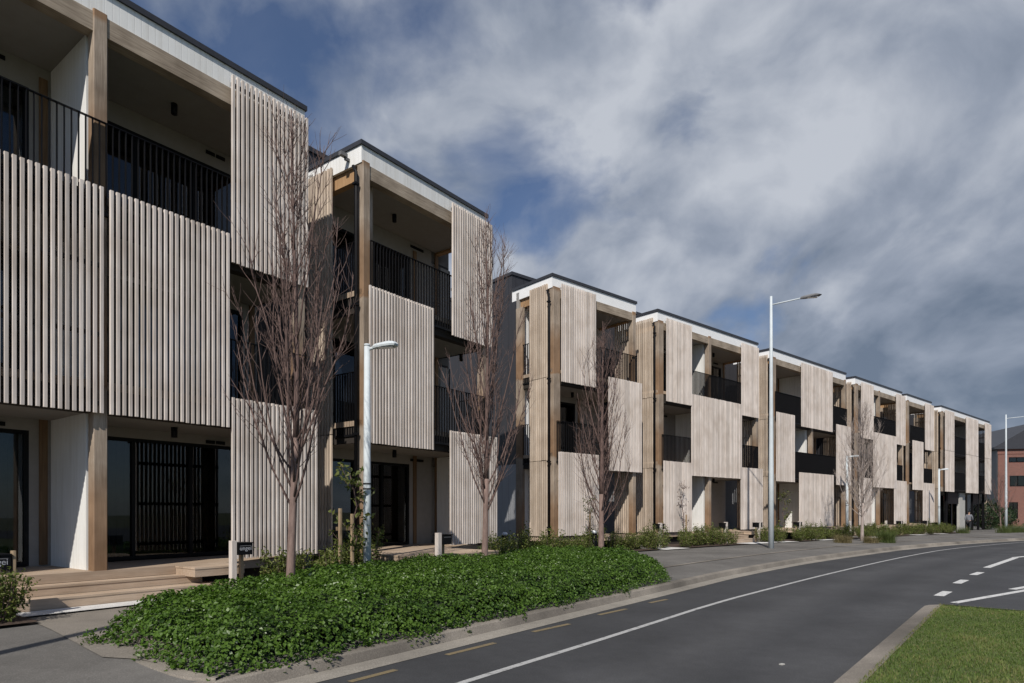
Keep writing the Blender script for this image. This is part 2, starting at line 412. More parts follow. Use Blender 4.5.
def window(p, x0, x1, z0, z1, k, panes=2, curtain=0, transom=False):
    fr = MB(); w = .065
    fr.box(x0, x1, k - .03, k + .07, z1 - w, z1); fr.box(x0, x1, k - .03, k + .07, z0, z0 + w)
    for i in range(panes + 1):
        a = x0 + (x1 - x0 - w) * i / panes; fr.box(a, a + w, k - .028, k + .068, z0 + w, z1 - w)
    if transom: fr.box(x0 + w, x1 - w, k - .025, k + .06, z0 + .95, z0 + 1.0)
    W = fr.build('window', 'black_metal', p)
    g = MB(); g.box(x0 + w, x1 - w, k + .018, k + .026, z0 + w, z1 - w); g.build('pane', 'window_glass', W)
    if curtain:
        c = MB(); a, b = (x0 + .2, x0 + .2 + (x1 - x0) * curtain)
        nn = int((b - a) / .07)
        for i in range(nn): c.box(a + i * .07, a + i * .07 + .068, k + .14 + (.02 if i % 2 else 0), k + .16 + (.02 if i % 2 else 0), z0 + .03, z1 - .05)
        c.build('curtain', 'curtain', W)
    return W

def block(P, u0, u1, label, screens, bals, posts, fins, side=None, side_bal=None, group='timber screened terrace blocks', deck=True, base=0., windows=None, ground=True, rear=True, rside=True, thin=None, name='apartment_block', post_base=None, RK=2.2):
    x, y = at(P, u0); E = empty(name, (x, y, 0), ang(P), label, 'apartment block', group)
    W = u1 - u0; D = 8.5; BK = 1.8
    q = lambda u: u - u0
    # --- roof edge
    f = MB(); f.prism([(0, .05), (W, .05), (W, RK - .004), (W - .07, RK - .004), (W - .07, .12), (.07, .12), (.07, RK - .004), (0, RK - .004)], 9.33, 9.72, .5)
    f.build('fascia', 'white_boards' if P is P1 else 'white_paint', E)
    c = MB(); c.box(-.035, W + .035, .01, RK - .05, 9.722, 9.82, .5); c.build('roof_capping', 'roof_metal', E)
    r = MB(); r.box(.002, W - .002, RK + .145, D, 9.55, 9.75, .5); r.build('roof', 'roof_metal', E)
    b = MB(); b.box(.08, W - .08, .03, .25, 9.02, 9.325, .6); b.build('beam', 'beam_timber', E)
    for xx in (.08, W - .24): MB().box(xx, xx + .16, .253, 1.8, 9.02, 9.33, .6).build('side_beam', 'warm_timber', E)
    # --- floors and soffits
    for lv, z in enumerate(F):
        if lv == 0:
            if ground: MB().box(.0, W, -.0, 1.79, z - .14, z).build('deck_floor', 'deck_timber', E)
            continue
        MB().box(.02, W - .02, .06, 1.79, z - .12, z).build('deck_floor', 'deck_timber' if ground else 'dark_recess', E)
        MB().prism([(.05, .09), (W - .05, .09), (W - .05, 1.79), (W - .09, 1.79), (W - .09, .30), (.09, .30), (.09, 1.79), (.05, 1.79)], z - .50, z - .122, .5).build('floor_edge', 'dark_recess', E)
        MB().box(.092, W - .092, .302, 1.79, z - .49, z - .122).build('soffit', 'soffit', E)
    MB().box(.09, W - .09, .26, 1.79, 9.08, 9.12).build('soffit', 'soffit', E)
    # --- posts
    for pu in posts:
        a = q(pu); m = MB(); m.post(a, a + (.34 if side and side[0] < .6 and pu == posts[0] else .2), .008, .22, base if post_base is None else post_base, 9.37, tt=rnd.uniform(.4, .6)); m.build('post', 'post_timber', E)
    for pu in thin or []:
        a = q(pu); m = MB(); m.post(a, a + .12, .30, .42, 6.5, 9.08); m.build('post', 'post_timber', E)
    # --- party walls
    for (fu, lo, hi) in fins:
        for lv in range(lo, hi + 1):
            zt = (F[lv + 1] - .49) if lv < 2 else 9.08
            m = MB(); m.box(q(fu) - .1, q(fu) + .1, .29, 1.79, F[lv], zt, .5); m.build('party_wall', 'white_boards', E)
    # --- recessed back wall with glazed openings
    edges = sorted(set([0.0, W] + [q(fu) for fu, _, _ in fins])); bays = [(edges[i], edges[i + 1]) for i in range(len(edges) - 1)]
    wl = MB(); wins = []
    for lv in range(3):
        z0 = F[lv] - (.02 if lv or ground else .6); zt = (F[lv + 1] - .02) if lv < 2 else 9.6
        for bi, (a, c) in enumerate(bays):
            key = (lv, bi); op = (windows or {}).get(key)
            if op is None: op = (a + .45, c - .40, 2.30, 3, .0 if rnd.random() < .6 else .3)
            wa, wb, wh, pn, cu = op
            zl = F[lv] + wh if (lv or ground) else 2.9
            zs = F[lv] + .02 if (lv or ground) else base + .05
            if wa > a + .02: wl.box(a, wa, BK, BK + .15, z0, zt, .5)
            if wb < c - .02: wl.box(wb, c, BK, BK + .15, z0, zt, .5)
            wl.box(wa, wb, BK, BK + .15, zl, zt, .5)
            wins.append((wa, wb, zs, zl, pn, cu))
    wl.build('back_wall', 'greige', E)
    for (wa, wb, zs, zl, pn, cu) in wins: window(E, wa, wb, zs, zl, BK + .03, pn, cu)
    # timber trims beside the openings
    for (wa, wb, zs, zl, pn, cu) in wins: MB().box(wb + .14, wb + .26, BK - .035, BK - .002, zs, zl + .25).build('window_trim', 'dark_trim', E)
    # --- rooms behind: floors, inner wall
    rm = MB()
    for z in F[1:]: rm.box(.16, W - .16, BK + .16, D - .1, z - .35, z - .02, .5)
    rm.box(.16, W - .16, BK + .16, D - .1, .2 if ground else -.4, .5 if ground else 0.0, .5)
    rm.build('room_floor', 'interior_floor', E)
    iw = MB(); iw.box(.16, W - .16, 4.6, 4.7, .5, 9.5, .5)
    for e in edges[1:-1]: iw.box(e - .08, e + .08, BK + .16, 4.6, .5, 9.5, .5)
    iw.build('room_wall', 'interior', E)
    # --- dark rear wing
    if rear:
        lo = 3.25; ZT = 10.36
        for xa in (.0, W - .15): MB().box(xa, xa + .15, RK, D, lo, ZT, .5).build('rear_wing', 'dark_cladding', E); MB().box(xa + .005, xa + .145, BK + .155, D, base - .3, lo - .002, .5).build('rear_wall', 'grey_cladding', E)
        for xa in (.001, W - .149): MB().box(xa, xa + .148, BK + .155, RK - .002, lo, 9.54, .5).build('side_wall', 'dark_cladding', E)
        MB().box(.0, W, D + .001, D + .15, base - .3, ZT, .5).build('rear_wing', 'dark_cladding', E)
        MB().box(.151, W - .151, RK + .001, RK + .14, 9.60, ZT, .5).build('parapet', 'dark_cladding', E)
        MB().prism([(-.04, RK - .04), (W + .04, RK - .04), (W + .04, D + .2), (W - .2, D + .2), (W - .2, RK + .2), (.2, RK + .2), (.2, D + .2), (-.04, D + .2)], ZT + .002, ZT + .12, .5).build('parapet_capping', 'roof_metal', E)
    # --- side faces: batten screen, gap with balustrade, edge board
    for s_, on in ((0, side), (1, side if rside else None)):
        if on:
            kk = -.06 if s_ == 0 else W + .028
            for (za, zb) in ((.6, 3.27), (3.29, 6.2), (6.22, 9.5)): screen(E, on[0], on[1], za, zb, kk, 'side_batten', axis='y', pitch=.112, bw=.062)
        if side_bal:
            for lv in (1, 2): balustrade(E, side_bal[0], side_bal[1], F[lv], .02 if s_ == 0 else W - .06, 'y')
    if side and side[0] < .6:     # end post and white strip painting sunlight on the back wall's end
        m = MB(); m.post(-.014, .13, 1.62, 1.97, base if post_base is None else post_base, 9.02); m.build('post', 'post_timber', E)
        for lv in (0, 1, 2) if ground else (1, 2): MB().box(.14, .46, BK - .03, BK - .003, F[lv], (F[lv + 1] - .5) if lv < 2 else 9.07).build('sunlit_strip', 'white_paint', E)
    # --- downpipe with its brackets
    if side:
        m = MB(); X = -.09; m.tube([(X, .13, base + .05), (X, .13, 9.1), (X, .22, 9.25)], [.04] * 3, 10, True)
        d = m.build('downpipe', 'black_metal', E, True)
        for z in (.9, 3.2, 6.1, 8.8): MB().box(X - .06, X + .06, .08, .18, z, z + .05).build('bracket', 'black_metal', d)
    # --- screens and balustrades on the front
    for (lv, a, c) in screens:
        z0, z1 = SPAN[lv] if lv in SPAN else lv
        screen(E, q(a), q(c), z0, z1)
    for (lv, a, c) in bals: balustrade(E, q(a), q(c), F[lv])
    # --- ceiling spots and wall vents
    for lv in range(3):
        zt = (F[lv + 1] - .49) if lv < 2 else 9.08
        for (a, c) in bays:
            if not ground and lv == 0: continue
            m = MB(); X = a + (c - a) * .42; m.tube([(X, .95, zt + .0), (X, .95, zt - .19)], [.055] * 2, 12); m.build('ceiling_light', 'black_metal', E, True)
            for dx in (1.15, .93): MB().box(c - dx, c - dx + .19, BK - .02, BK - .002, zt - .16, zt - .09).build('wall_vent', 'black_metal', E)
    return E
def front_deck(E, P, u0, spec):
    """projecting deck boards, steps; spec = list of (kind,u,u,k,z)"""
    for (nm, a, c, k0, k1, z0, z1) in spec:
        m = MB()
        nb = max(1, round((k1 - k0) / .14)); w = (k1 - k0) / nb
        for i in range(nb): m.box(a - u0, c - u0, k0 + i * w + .003, k0 + (i + 1) * w - .003, z1 - .03, z1)
        m.box(a - u0 + .01, c - u0 - .01, k0 + .012, k1 - .004, z0, z1 - .031)
        m.build(nm, 'deck_timber', E)
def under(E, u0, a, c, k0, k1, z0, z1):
    m = MB(); m.box(a - u0, c - u0, k0, k1, z0, z1); m.build('under_deck_shade', 'dark_recess', E)  # dark box standing in for the shade beneath the deck

SB = (.28, 1.02)
# --- first run ---------------------------------------------------------------
E1 = block(P1, -14.2, -5.98, 'largest timber screened block, cut by the left edge, with wide entrance steps',
    [('u', -7.64, -6.0), ('m', -11.78, -9.765), ('m', -9.675, -7.69), ('g', -7.64, -5.78), ('u', -14.1, -12.2), ('m', -14.1, -11.83), ('g', -14.1, -12.3)],
    [(2, -12.1, -7.6), (1, -7.72, -6.0)], [-14.1, -9.87, -6.2], [(-9.77, 0, 2)], side=None, side_bal=None,
    windows={(0, 0): (.5, 4.02, 2.30, 3, .95), (1, 0): (.5, 4.02, 2.30, 2, .3), (2, 0): (.5, 4.02, 2.15, 3, .9), (0, 1): (4.55, 7.9, 2.32, 3, .30), (1, 1): (4.55, 7.9, 2.28, 2, .2), (2, 1): (4.55, 8.0, 2.2, 3, .0)})
front_deck(E1, P1, -14.2, [('step', -11.1, -8.3, -.32, -.001, .277, .415), ('step', -11.1, -8.05, -.66, -.321, .06, .275), ('deck', -8.62, -7.72, -.66, -.0015, .40, .559)])
under(E1, -14.2, -14.1, -5.98, .15, .3, -.1, .41); under(E1, -14.2, -11.05, -8.1, -.63, -.32, -.05, .157)
E2 = block(P1, -4.49, .0, 'narrow three storey block with downpipe on its corner post and rounded lamp in front',
    [('u', -1.59, .07), ('m', -4.37, -2.3), ('g', -1.67, .29)],
    [(2, -4.3, -.1), (1, -2.32, -.1)], [-4.47, -.22], [(-.1, 0, 0)], side=(1.04, 1.95), side_bal=(.3, 1.03), thin=[-4.05], rside=False,
    windows={(0, 0): (.25, 3.2, 2.25, 3, .0), (1, 0): (.3, 3.2, 2.25, 2, .15), (2, 0): (.3, 3.2, 2.1, 2, .0)})
front_deck(E2, P1, -4.49, [('deck', -4.6, -1.9, -1.85, -.001, .42, .559)])
under(E2, -4.49, -4.4, -.0, .15, .3, -.1, .41); under(E2, -4.49, -4.3, -2.2, -1.5, -.1, -.1, .415)
m = MB(); m.box(-.12, -.002, .44, .50, 9.46, 9.52); m.box(-.26, -.08, .42, .52, 9.515, 9.595); m.build('security_camera', 'bin_grey', E2)
# --- second run --------------------------------------------------------------
def run2(u0, u1, label, screens, bals, posts, fins, **kw):
    E = block(P2, u0, u1, label, screens, bals, posts, fins, side=(.26, 1.17), side_bal=(1.18, 1.78), **kw)
    if kw.get('ground', True): under(E, u0, u0 + .1, u1 - .1, .15, .3, -.5, .41)
    return E
E3 = run2(.0, 4.65, 'first block of the far run, beside a dark rear wing, bare tree before its balconies',
    [('u', .33, 2.12), ('m', 2.85, 4.84), ('g', .19, 2.28)], [(2, 2.1, 4.6), (1, .15, 2.87)], [.02, 4.4], [],
    windows={(0, 0): (.4, 2.2, 2.25, 2, 0), (1, 0): (.4, 3.0, 2.25, 2, .15), (2, 0): (1.2, 3.6, 2.1, 2, .0)})
front_deck(E3, P2, 0, [('deck', 2.0, 4.6, -.7, -.001, .42, .559)])
E4 = run2(6.06, 14.2, 'block with one broad double screen across its middle storey, tall lamp at its right end',
    [('u', 6.5, 8.31), ('u', 12.46, 14.06), ('m', 8.31, 10.39), ('m', 10.46, 12.46), ('g', 6.3, 8.31), ('g', 12.4, 14.45)],
    [(2, 8.3, 12.5), (1, 6.26, 8.33), (1, 12.5, 14.1)], [6.08, 9.8, 13.98], [(9.9, 0, 2)],
    windows={(0, 0): (.5, 2.4, 2.25, 2, 0), (0, 1): (4.2, 5.6, 2.25, 2, .3), (1, 0): (.6, 2.2, 2.25, 2, 0)})
front_deck(E4, P2, 6.06, [('deck', 8.3, 12.6, -.6, -.001, .42, .559), ('step', 9.9, 11.6, -.92, -.601, .262, .40), ('step', 9.9, 11.6, -1.24, -.921, .06, .26), ('deck', 11.7, 13.7, -1.0, -.602, .42, .556)])
E5 = run2(15.64, 24.7, 'block with paired upper screens standing over paired ground screens, behind the tall lamp',
    [('u', 18.64, 20.45), ('u', 20.5, 22.52), ('m', 15.87, 17.84), ('m', 23.07, 25.1), ('g', 18.4, 20.45), ('g', 20.5, 22.66)],
    [(2, 15.85, 18.68), (2, 22.5, 24.65), (1, 17.82, 23.1)], [15.66, 20.05, 24.45], [(20.0, 0, 2)])
front_deck(E5, P2, 15.64, [('deck', 16.0, 18.6, -.9, -.001, .42, .559), ('deck', 22.4, 24.6, -.7, -.001, .42, .559)])
E6 = run2(26.1, 34.1, 'block behind the far bare street tree and brown tussocks',
    [('u', 26.71, 28.64), ('u', 32.68, 34.4), ('m', 28.64, 30.6), ('m', 30.65, 32.68), ('g', 26.4, 28.3), ('g', 32.3, 34.6)],
    [(2, 28.6, 32.7), (1, 26.3, 28.66), (1, 32.65, 34.0)], [26.12, 29.85, 33.9], [(29.95, 0, 2)])
front_deck(E6, P2, 26.1, [('deck', 28.3, 32.4, -.6, -.001, .42, .559), ('step', 29.9, 31.6, -.92, -.601, .242, .40), ('step', 29.9, 31.6, -1.24, -.921, -.1, .24)])
E7 = run2(35.1, 40.4, 'narrowest block of the far run, next to the dark glazed corner block',
    [('u', 38.58, 40.5), ('m', 35.9, 38.14), ('g', 38.1, 40.6)], [(2, 35.6, 38.6), (1, 38.1, 40.3)], [35.12, 40.15], [])
front_deck(E7, P2, 35.1, [('deck', 35.6, 38.1, -.6, -.001, .42, .559)])
E8 = run2(42.8, 56.9, 'end block with pink timber screens over black ground floor glazing',
    [((3.05, 6.3), 43.3, 45.62), ((6.33, 9.5), 43.3, 45.62), ((3.05, 6.3), 48.96, 52.58), ((6.33, 9.5), 48.96, 52.58), ((3.05, 6.3), 54.84, 56.87), ((6.33, 9.5), 54.84, 56.87)],
    [(2, 45.6, 48.98), (1, 45.6, 48.98), (2, 52.55, 54.9), (1, 52.55, 54.9)], [42.82, 56.66], [(52.3, 1, 2)], ground=False, base=-.45, post_base=3.05,
    windows={(0, 0): (.3, 9.3, 2.9, 8, 0), (0, 1): (9.6, 13.8, 2.9, 4, 0), (1, 0): (.6, 5.2, 2.3, 4, 0), (2, 0): (.6, 5.2, 2.3, 4, 0)})
m = MB(); m.box(48.6 - 42.8, 50.2 - 42.8, .3, .5, -.45, 3.06); m.build('pale_pier', 'pale_panel', E8)
for a in (43.1, 45.2, 52.7, 54.6, 56.3): MB().box(a - 42.8, a - 42.8 + .12, .32, .5, -.45, 3.06).build('mullion', 'black_metal', E8)
for a, b in ((45.6, 48.5), (52.9, 54.55)): MB().box(a - 42.8, b - 42.8, .35, .42, 2.1, 3.06).build('sign_panel', 'black_metal', E8)

# concrete entrance pads at the foot of the steps
for (P, a, c, k0, k1) in ((P1, -11.1, -7.9, -1.12, -.67), (P2, 9.6, 11.9, -2.2, -1.25), (P2, 12.3, 13.9, -2.2, -1.1), (P2, 3.4, 4.9, -2.3, -1.1), (P2, 16.2, 18.0, -2.3, -1.0), (P2, 22.6, 24.2, -2.3, -.8), (P2, 29.9, 31.9, -2.3, -1.25), (P2, 34.6, 36.0, -2.3, -.7)):
    O = [at(P, a, k0), at(P, c, k0), at(P, c, k1), at(P, a, k1)]
    drape('entrance_pad', O, .03, 'pad_concrete', 1.0)
# mulch strips of the front gardens
GARD = [(P2, -2.3, 3.3), (P2, 4.9, 9.5), (P2, 11.95, 12.25), (P2, 13.95, 16.1), (P2, 18.05, 22.5), (P2, 24.25, 29.8), (P2, 32.0, 34.5), (P2, 36.1, 41.0)]
for (P, a, c) in GARD:
    drape('garden_bed', [at(P, a, -2.15), at(P, c, -2.15), at(P, c, -.1), at(P, a, -.1)], .04, 'mulch', 1.0)
drape('garden_bed', [at(P1, -14, -1.75), at(P1, -11.12, -1.75), at(P1, -11.12, -.1), at(P1, -14, -.1)], .04, 'mulch', 1.0)
drape('garden_bed', [at(P1, -7.6, -1.9), at(P1, -1.0, -2.1), at(P1, 2.2, -1.9), at(P1, 2.2, -.1), at(P1, -7.6, -.1)], .03, 'mulch', 1.0)

drape('path_patch', [(-5.99, 8.04), (-4.07, 6.36), (-3.66, 6.31), (-3.3, 6.1), (-3.4, 7.0), (-4.3, 8.2), (-4.95, 9.9), at(P1, -7.95, -1.14), at(P1, -11.08, -1.14)], .010, 'warm_path', .3)
# ------------------------------------------------------------------ foliage helpers
def np_mesh(name, V, Fq, T, mat):
    me = bpy.data.meshes.new(name); nv = len(V); nf = len(Fq); k = Fq.shape[1]
    me.vertices.add(nv); me.vertices.foreach_set('co', V.astype(np.float32).ravel())
    me.loops.add(nf * k); me.loops.foreach_set('vertex_index', Fq.astype(np.int32).ravel())
    me.polygons.add(nf); me.polygons.foreach_set('loop_start', np.arange(0, nf * k, k, dtype=np.int32)); me.polygons.foreach_set('loop_total', np.full(nf, k, np.int32))
    a = me.attributes.new('tint', 'FLOAT', 'POINT'); a.data.foreach_set('value', T.astype(np.float32))
    me.materials.append(M[mat]); me.update(calc_edges=True); return me
def leaves(name, pts, nrm, size, tints, mat, rs, aspect=.55, spread=.8, fold=.25):
    """folded leaf (two quads sharing a midrib) at every point, facing about nrm"""
    n = len(pts); nr = nrm + rs.normal(0, spread, (n, 3)); nr /= np.linalg.norm(nr, axis=1)[:, None]
    a = rs.normal(0, 1, (n, 3)); a -= (a * nr).sum(1)[:, None] * nr; a /= np.linalg.norm(a, axis=1)[:, None]
    b = np.cross(nr, a); s = size[:, None]; w = s * aspect * .5
    base = pts - a * s * .5; tip = pts + a * s * .5 - nr * s * .12
    l = pts + b * w + nr * s * fold * .5; r = pts - b * w + nr * s * fold * .5
    V = np.stack([base, l, tip, r], 1).reshape(-1, 3); i = np.arange(n)[:, None] * 4
    Fq = np.concatenate([i + np.array([[0, 2, 1]]), i + np.array([[0, 3, 2]])], 0)
    return np_mesh(name, V, Fq, np.repeat(tints, 4), mat)
def blades(name, base, h, lean, w, tints, mat, rs, seg=2):
    n = len(base); d = rs.uniform(0, 2 * math.pi, n); dv = np.stack([np.cos(d), np.sin(d), np.zeros(n)], 1); sd = np.stack([-np.sin(d), np.cos(d), np.zeros(n)], 1)
    V = []; 
    for k in range(seg + 1):
        t = k / seg; c = base + dv * (lean * t * t)[:, None] + np.array([[0, 0, 1.]]) * (h * t * (1 - .25 * t * lean / np.maximum(h, .01)))[:, None]
        ww = (w * (1 - t * .92))[:, None]; V += [c + sd * ww, c - sd * ww]
    V = np.stack(V, 1).reshape(-1, 3); m = 2 * (seg + 1); i = np.arange(n)[:, None] * m
    Fq = np.concatenate([i + np.array([[2*k, 2*k+1, 2*k+3, 2*k+2]]) for k in range(seg)], 0)
    return np_mesh(name, V, Fq, np.repeat(tints, m), mat)
def inpoly(px, py, O):
    c = np.zeros(len(px), bool); n = len(O)
    for i in range(n):
        x1, y1 = O[i]; x2, y2 = O[(i + 1) % n]
        cond = ((y1 > py) != (y2 > py)) & (px < (x2 - x1) * (py - y1) / (y2 - y1 + 1e-12) + x1); c ^= cond
    return c
def polydist(px, py, O):
    d = np.full(len(px), 1e9); n = len(O)
    for i in range(n):
        a = np.array(O[i]); b = np.array(O[(i + 1) % n]); ab = b - a
        t = np.clip(((px - a[0]) * ab[0] + (py - a[1]) * ab[1]) / (ab @ ab), 0, 1)
        d = np.minimum(d, np.hypot(px - a[0] - t * ab[0], py - a[1] - t * ab[1]))
    return d

# ------------------------------------------------------------------ planted bed (ground cover mass)
ci = [(p[0] + .05 * math.sin(p[1] * 5) + .03 * math.sin(p[1] * 13), p[1] - .04 * math.sin(p[1] * 7)) for p in offs(KL, .36) if 5.75 < p[1] < 12.55]
BED = [(-3.75, 6.42), (-2.68, 5.64)] + [p for p in ci if p[0] > -2.4] + [(3.35, 13.5), (3.55, 15.0), (3.3, 16.7), (2.5, 18.2), (1.2, 18.6), (-.1, 17.2), (-2.2, 14.2), (-3.75, 11.4), (-4.12, 10.0), (-4.44, 8.9), (-4.66, 7.9), (-4.58, 7.05)]
rs = np.random.RandomState(5)
def nz(x, y, s, o=0.): return np.array([mnoise.noise((a * s + o, b * s - o, o * .7)) for a, b in zip(x, y)])
def bed_h(x, y):
    d = polydist(x, y, BED); e = 1 - np.exp(-d / .24)
    return e * (.50 + .10 * nz(x, y, .9, 3) + .10 * nz(x, y, 2.2, 8)) + .01
# dark green mound added under the leaves to hide the soil
mbx, mby = np.meshgrid(np.linspace(-5.4, 3.8, 100), np.linspace(5.4, 18.9, 150)); fx, fy = mbx.ravel(), mby.ravel()
ins = inpoly(fx, fy, BED) & (polydist(fx, fy, BED) > .22); hh = np.where(ins, np.maximum(bed_h(fx, fy) - .12, 0), 0) + .02
nx = 100; Fq = []
for j in range(149):
    for i in range(99):
        q_ = (j*nx+i, j*nx+i+1, (j+1)*nx+i+1, (j+1)*nx+i)
        if all(ins[k] for k in q_): Fq.append(q_)
me = np_mesh('leaf_underlay', np.stack([fx, fy, hh], 1), np.array(Fq), np.full(len(fx), .5), 'ivy_bed')
o = bpy.data.objects.new('leaf_underlay', me); COL.objects.link(o); tag(o, kind='structure')
n = 620000
px = rs.uniform(-5.4, 3.9, n); py = rs.uniform(5.4, 18.9, n)
# denser close to the viewer
jx = .16 * nz(px, py, 3.1, 91) + .09 * nz(px, py, 9., 15); keep = inpoly(px + jx, py + .7 * jx, BED); px, py = px[keep], py[keep]; rim = np.exp(-polydist(px, py, BED) / .2)
keep = rs.uniform(0, 1, len(px)) < np.clip(1.25 - (py - 6) / 14, .45, 1) * (.5 + .5 * rim); px, py = px[keep], py[keep]
h = bed_h(px, py); e = .12
gx = (bed_h(px + e, py) - bed_h(px - e, py)) / (2 * e); gy = (bed_h(px, py + e) - bed_h(px, py - e)) / (2 * e)
# spill the rim over the kerb a little
dep = rs.uniform(0, 1, len(px)) ** 1.6 * .13
nr = np.stack([-gx, -gy, np.ones(len(px))], 1); nr /= np.linalg.norm(nr, axis=1)[:, None]
clump = nz(px, py, 3.2, 21); big = nz(px, py, .8, 40)
rise = nz(px, py, 5.5, 60) * .085 + nz(px, py, 13., 77) * .045
pts = np.stack([px, py, h + rise], 1) - nr * dep[:, None]
pts += nr * 0.02 + np.stack([rs.normal(0, .02, len(px)), rs.normal(0, .02, len(px)), np.zeros(len(px))], 1)
ti = np.clip(.45 + .25 * clump + .15 * big + rs.normal(0, .17, len(px)), 0, .97); ti[rs.uniform(0, 1, len(px)) < .010] = 1
sz = rs.uniform(.028, .060, len(px)); sz[ti == 1] *= .5; sp_ = ti == 1; ti = np.clip(ti + 1.6 * np.minimum(rise, .06), 0, .95); ti[sp_] = 1  # raised leaves tinted lighter, hollows darker: clump shading put into the colour
me = leaves('ground_cover', pts, nr, sz, ti, 'ivy_leaf', rs, .7, .45)
o = bpy.data.objects.new('ground_cover', me); COL.objects.link(o)
tag(o, 'dense glossy green ground cover filling the kerbside bed under the bare trees', 'ground cover', kind='stuff')
# concrete edging round the bed's left end
edg = cr([(-2.60, 5.70), (-2.85, 5.74), (-3.2, 5.96), (-3.66, 6.32), (-3.95, 6.6)], 5)
ea, eb = offs(edg, .07), offs(edg, -.07); m = MB()
for a, b in zip(ea, eb): m.v += [(a[0], a[1], -.05), (a[0], a[1], .03), (b[0], b[1], .03), (b[0], b[1], -.05)]; m.t += [.5] * 4
for i in range(len(edg) - 1):
    for k in range(3): m.f.append((4*i+k, 4*i+4+k, 4*i+5+k, 4*i+1+k))
tag(m.build('bed_edging', 'kerb_concrete'), kind='structure')

# ------------------------------------------------------------------ verge grass
n = 330000
px = rs.uniform(2.2, 13, n); py = rs.uniform(4.5, 10.6, n)
k = inpoly(px, py, offs(VO, -.25)[1:-1] + [(30, -8), (2, -8)]) & (rs.uniform(0, 1, n) < np.clip(1.5 - py / 14, .5, 1)); px, py = px[k], py[k]
a = nz(px, py, .7, 11); b = nz(px, py, 2.6, 31)
hh = np.clip(.022 + .010 * a + .010 * b + rs.normal(0, .006, len(px)), .007, .07); ed = polydist(px, py, VO); hh += .012 * np.exp(-(ed - .2) / .08)
ti = np.clip(.45 + .55 * a + .45 * b + rs.normal(0, .16, len(px)), 0, .97); ti[rs.uniform(0, 1, len(px)) < .05 + .12 * np.clip(a, 0, 1)] = 1; ti[(ed < .30) & (rs.uniform(0, 1, len(px)) < .45)] = 1
me = blades('grass', np.stack([px, py, np.full(len(px), .0)], 1), hh, hh * rs.uniform(.2, 1.3, len(px)), rs.uniform(.0022, .004, len(px)), ti, 'grass_blade', rs)
o = bpy.data.objects.new('grass', me); COL.objects.link(o); tag(o, 'short mown grass on the verge across the road', 'grass', kind='stuff')

# ------------------------------------------------------------------ bare street trees
def bare_tree(x, y, z, H, clear, spread, label, seed, group='bare upright street trees', dens=1.0, bark_m='bark', r0=.075, lean=0.0):
    r = random.Random(seed)
    T = empty('bare_tree', (x, y, z), r.uniform(0, 6.28), label, 'tree', group)
    tr = MB(); br = MB(); tw = MB()
    def wob(p, d, L_, n_, curl, jit):
        pts = [Vector(p)]; d = Vector(d).normalized(); st = L_ / n_
        for i in range(n_):
            d = (d + Vector((0, 0, 1)) * curl + Vector((r.gauss(0, jit), r.gauss(0, jit), r.gauss(0, jit * .5)))).normalized()
            pts.append(pts[-1] + d * st)
        return pts
    n_ = 14; lead = [Vector((0, 0, -.1))]; d = Vector((lean, 0, 1))
    for i in range(n_):
        d = (d + Vector((r.gauss(0, .02), r.gauss(0, .02), .4))).normalized(); lead.append(lead[-1] + d * (H + .1) / n_ / max(.9, d.z))
    rad = lambda t: r0 * (1 - t) ** 1.15 + .005
    kk = next(i for i in range(len(lead)) if lead[i].z > clear) + 1
    tr.tube(lead[:kk + 1], [rad(i / n_) * (1.25 if i == 0 else 1) for i in range(kk + 1)], 10, tt=.5)
    br.tube(lead[kk:], [rad(i / n_) for i in range(kk, n_ + 1)], 8, tt=.5)
    def pos(t):
        f = t * n_; i = min(int(f), n_ - 1); return lead[i].lerp(lead[i + 1], f - i)
    nb = int(36 * dens); az = r.uniform(0, 6)
    for b in range(nb):
        t = clear / H + (1 - clear / H) * (b / nb) ** 1.55 * .90; g = b / nb; p = pos(t); az += 2.4 + r.gauss(0, .4)
        L1 = min((H - p.z) * r.uniform(.48, .78) + .2, r.uniform(2.2, 3.2))
        tilt = r.uniform(.7, 1.35) * spread * (1.55 - .95 * g)
        d0 = Vector((math.cos(az) * tilt, math.sin(az) * tilt, .75)); nn = 9
        pts = wob(p, d0, L1, nn, .20, .055); ra = min(rad(t) * .36, .004 + L1 * .0038)
        br.tube(pts, [ra * (1 - i / nn) ** .8 + .003 for i in range(nn + 1)], 6, tt=r.random())
        for s in range(int((3 + L1 * 4.6) * dens)):
            f = r.uniform(.12, .97); i = min(int(f * nn), nn - 1); q = pts[i].lerp(pts[i + 1], f * nn - i)
            dd = (pts[i + 1] - pts[i]).normalized(); a2 = r.uniform(0, 6.28)
            side = dd.orthogonal().normalized(); side.rotate(Matrix.Rotation(a2, 3, dd))
            L2 = r.uniform(.22, .85) * (1.05 - f * .45) * min(1, .35 + L1 / 2.6); p2 = wob(q, dd * .85 + side * r.uniform(.4, .75) + Vector((0, 0, .25)), L2, 5, .12, .09)
            tw.tube(p2, [.0042 * (1 - j / 5) + .0018 for j in range(6)], 4, tt=r.random())
            for u in range(r.randint(1, 3)):
                j = r.randint(1, 4); dd2 = (p2[j + 1] - p2[j]).normalized(); s2 = dd2.orthogonal().normalized(); s2.rotate(Matrix.Rotation(r.uniform(0, 6.28), 3, dd2))
                p3 = wob(p2[j], dd2 + s2 * r.uniform(.4, .8), r.uniform(.10, .38), 3, .1, .08)
                tw.tube(p3, [.0034, .003, .0024, .0016], 3, cap=False, tt=r.random())
    tr.build('trunk', bark_m, T, True)
    c = br.build('crown', 'twig_bark' if bark_m == 'bark' else bark_m, T, True); tw.build('twig', 'twig_bark' if bark_m == 'bark' else bark_m, c, True)
    return T
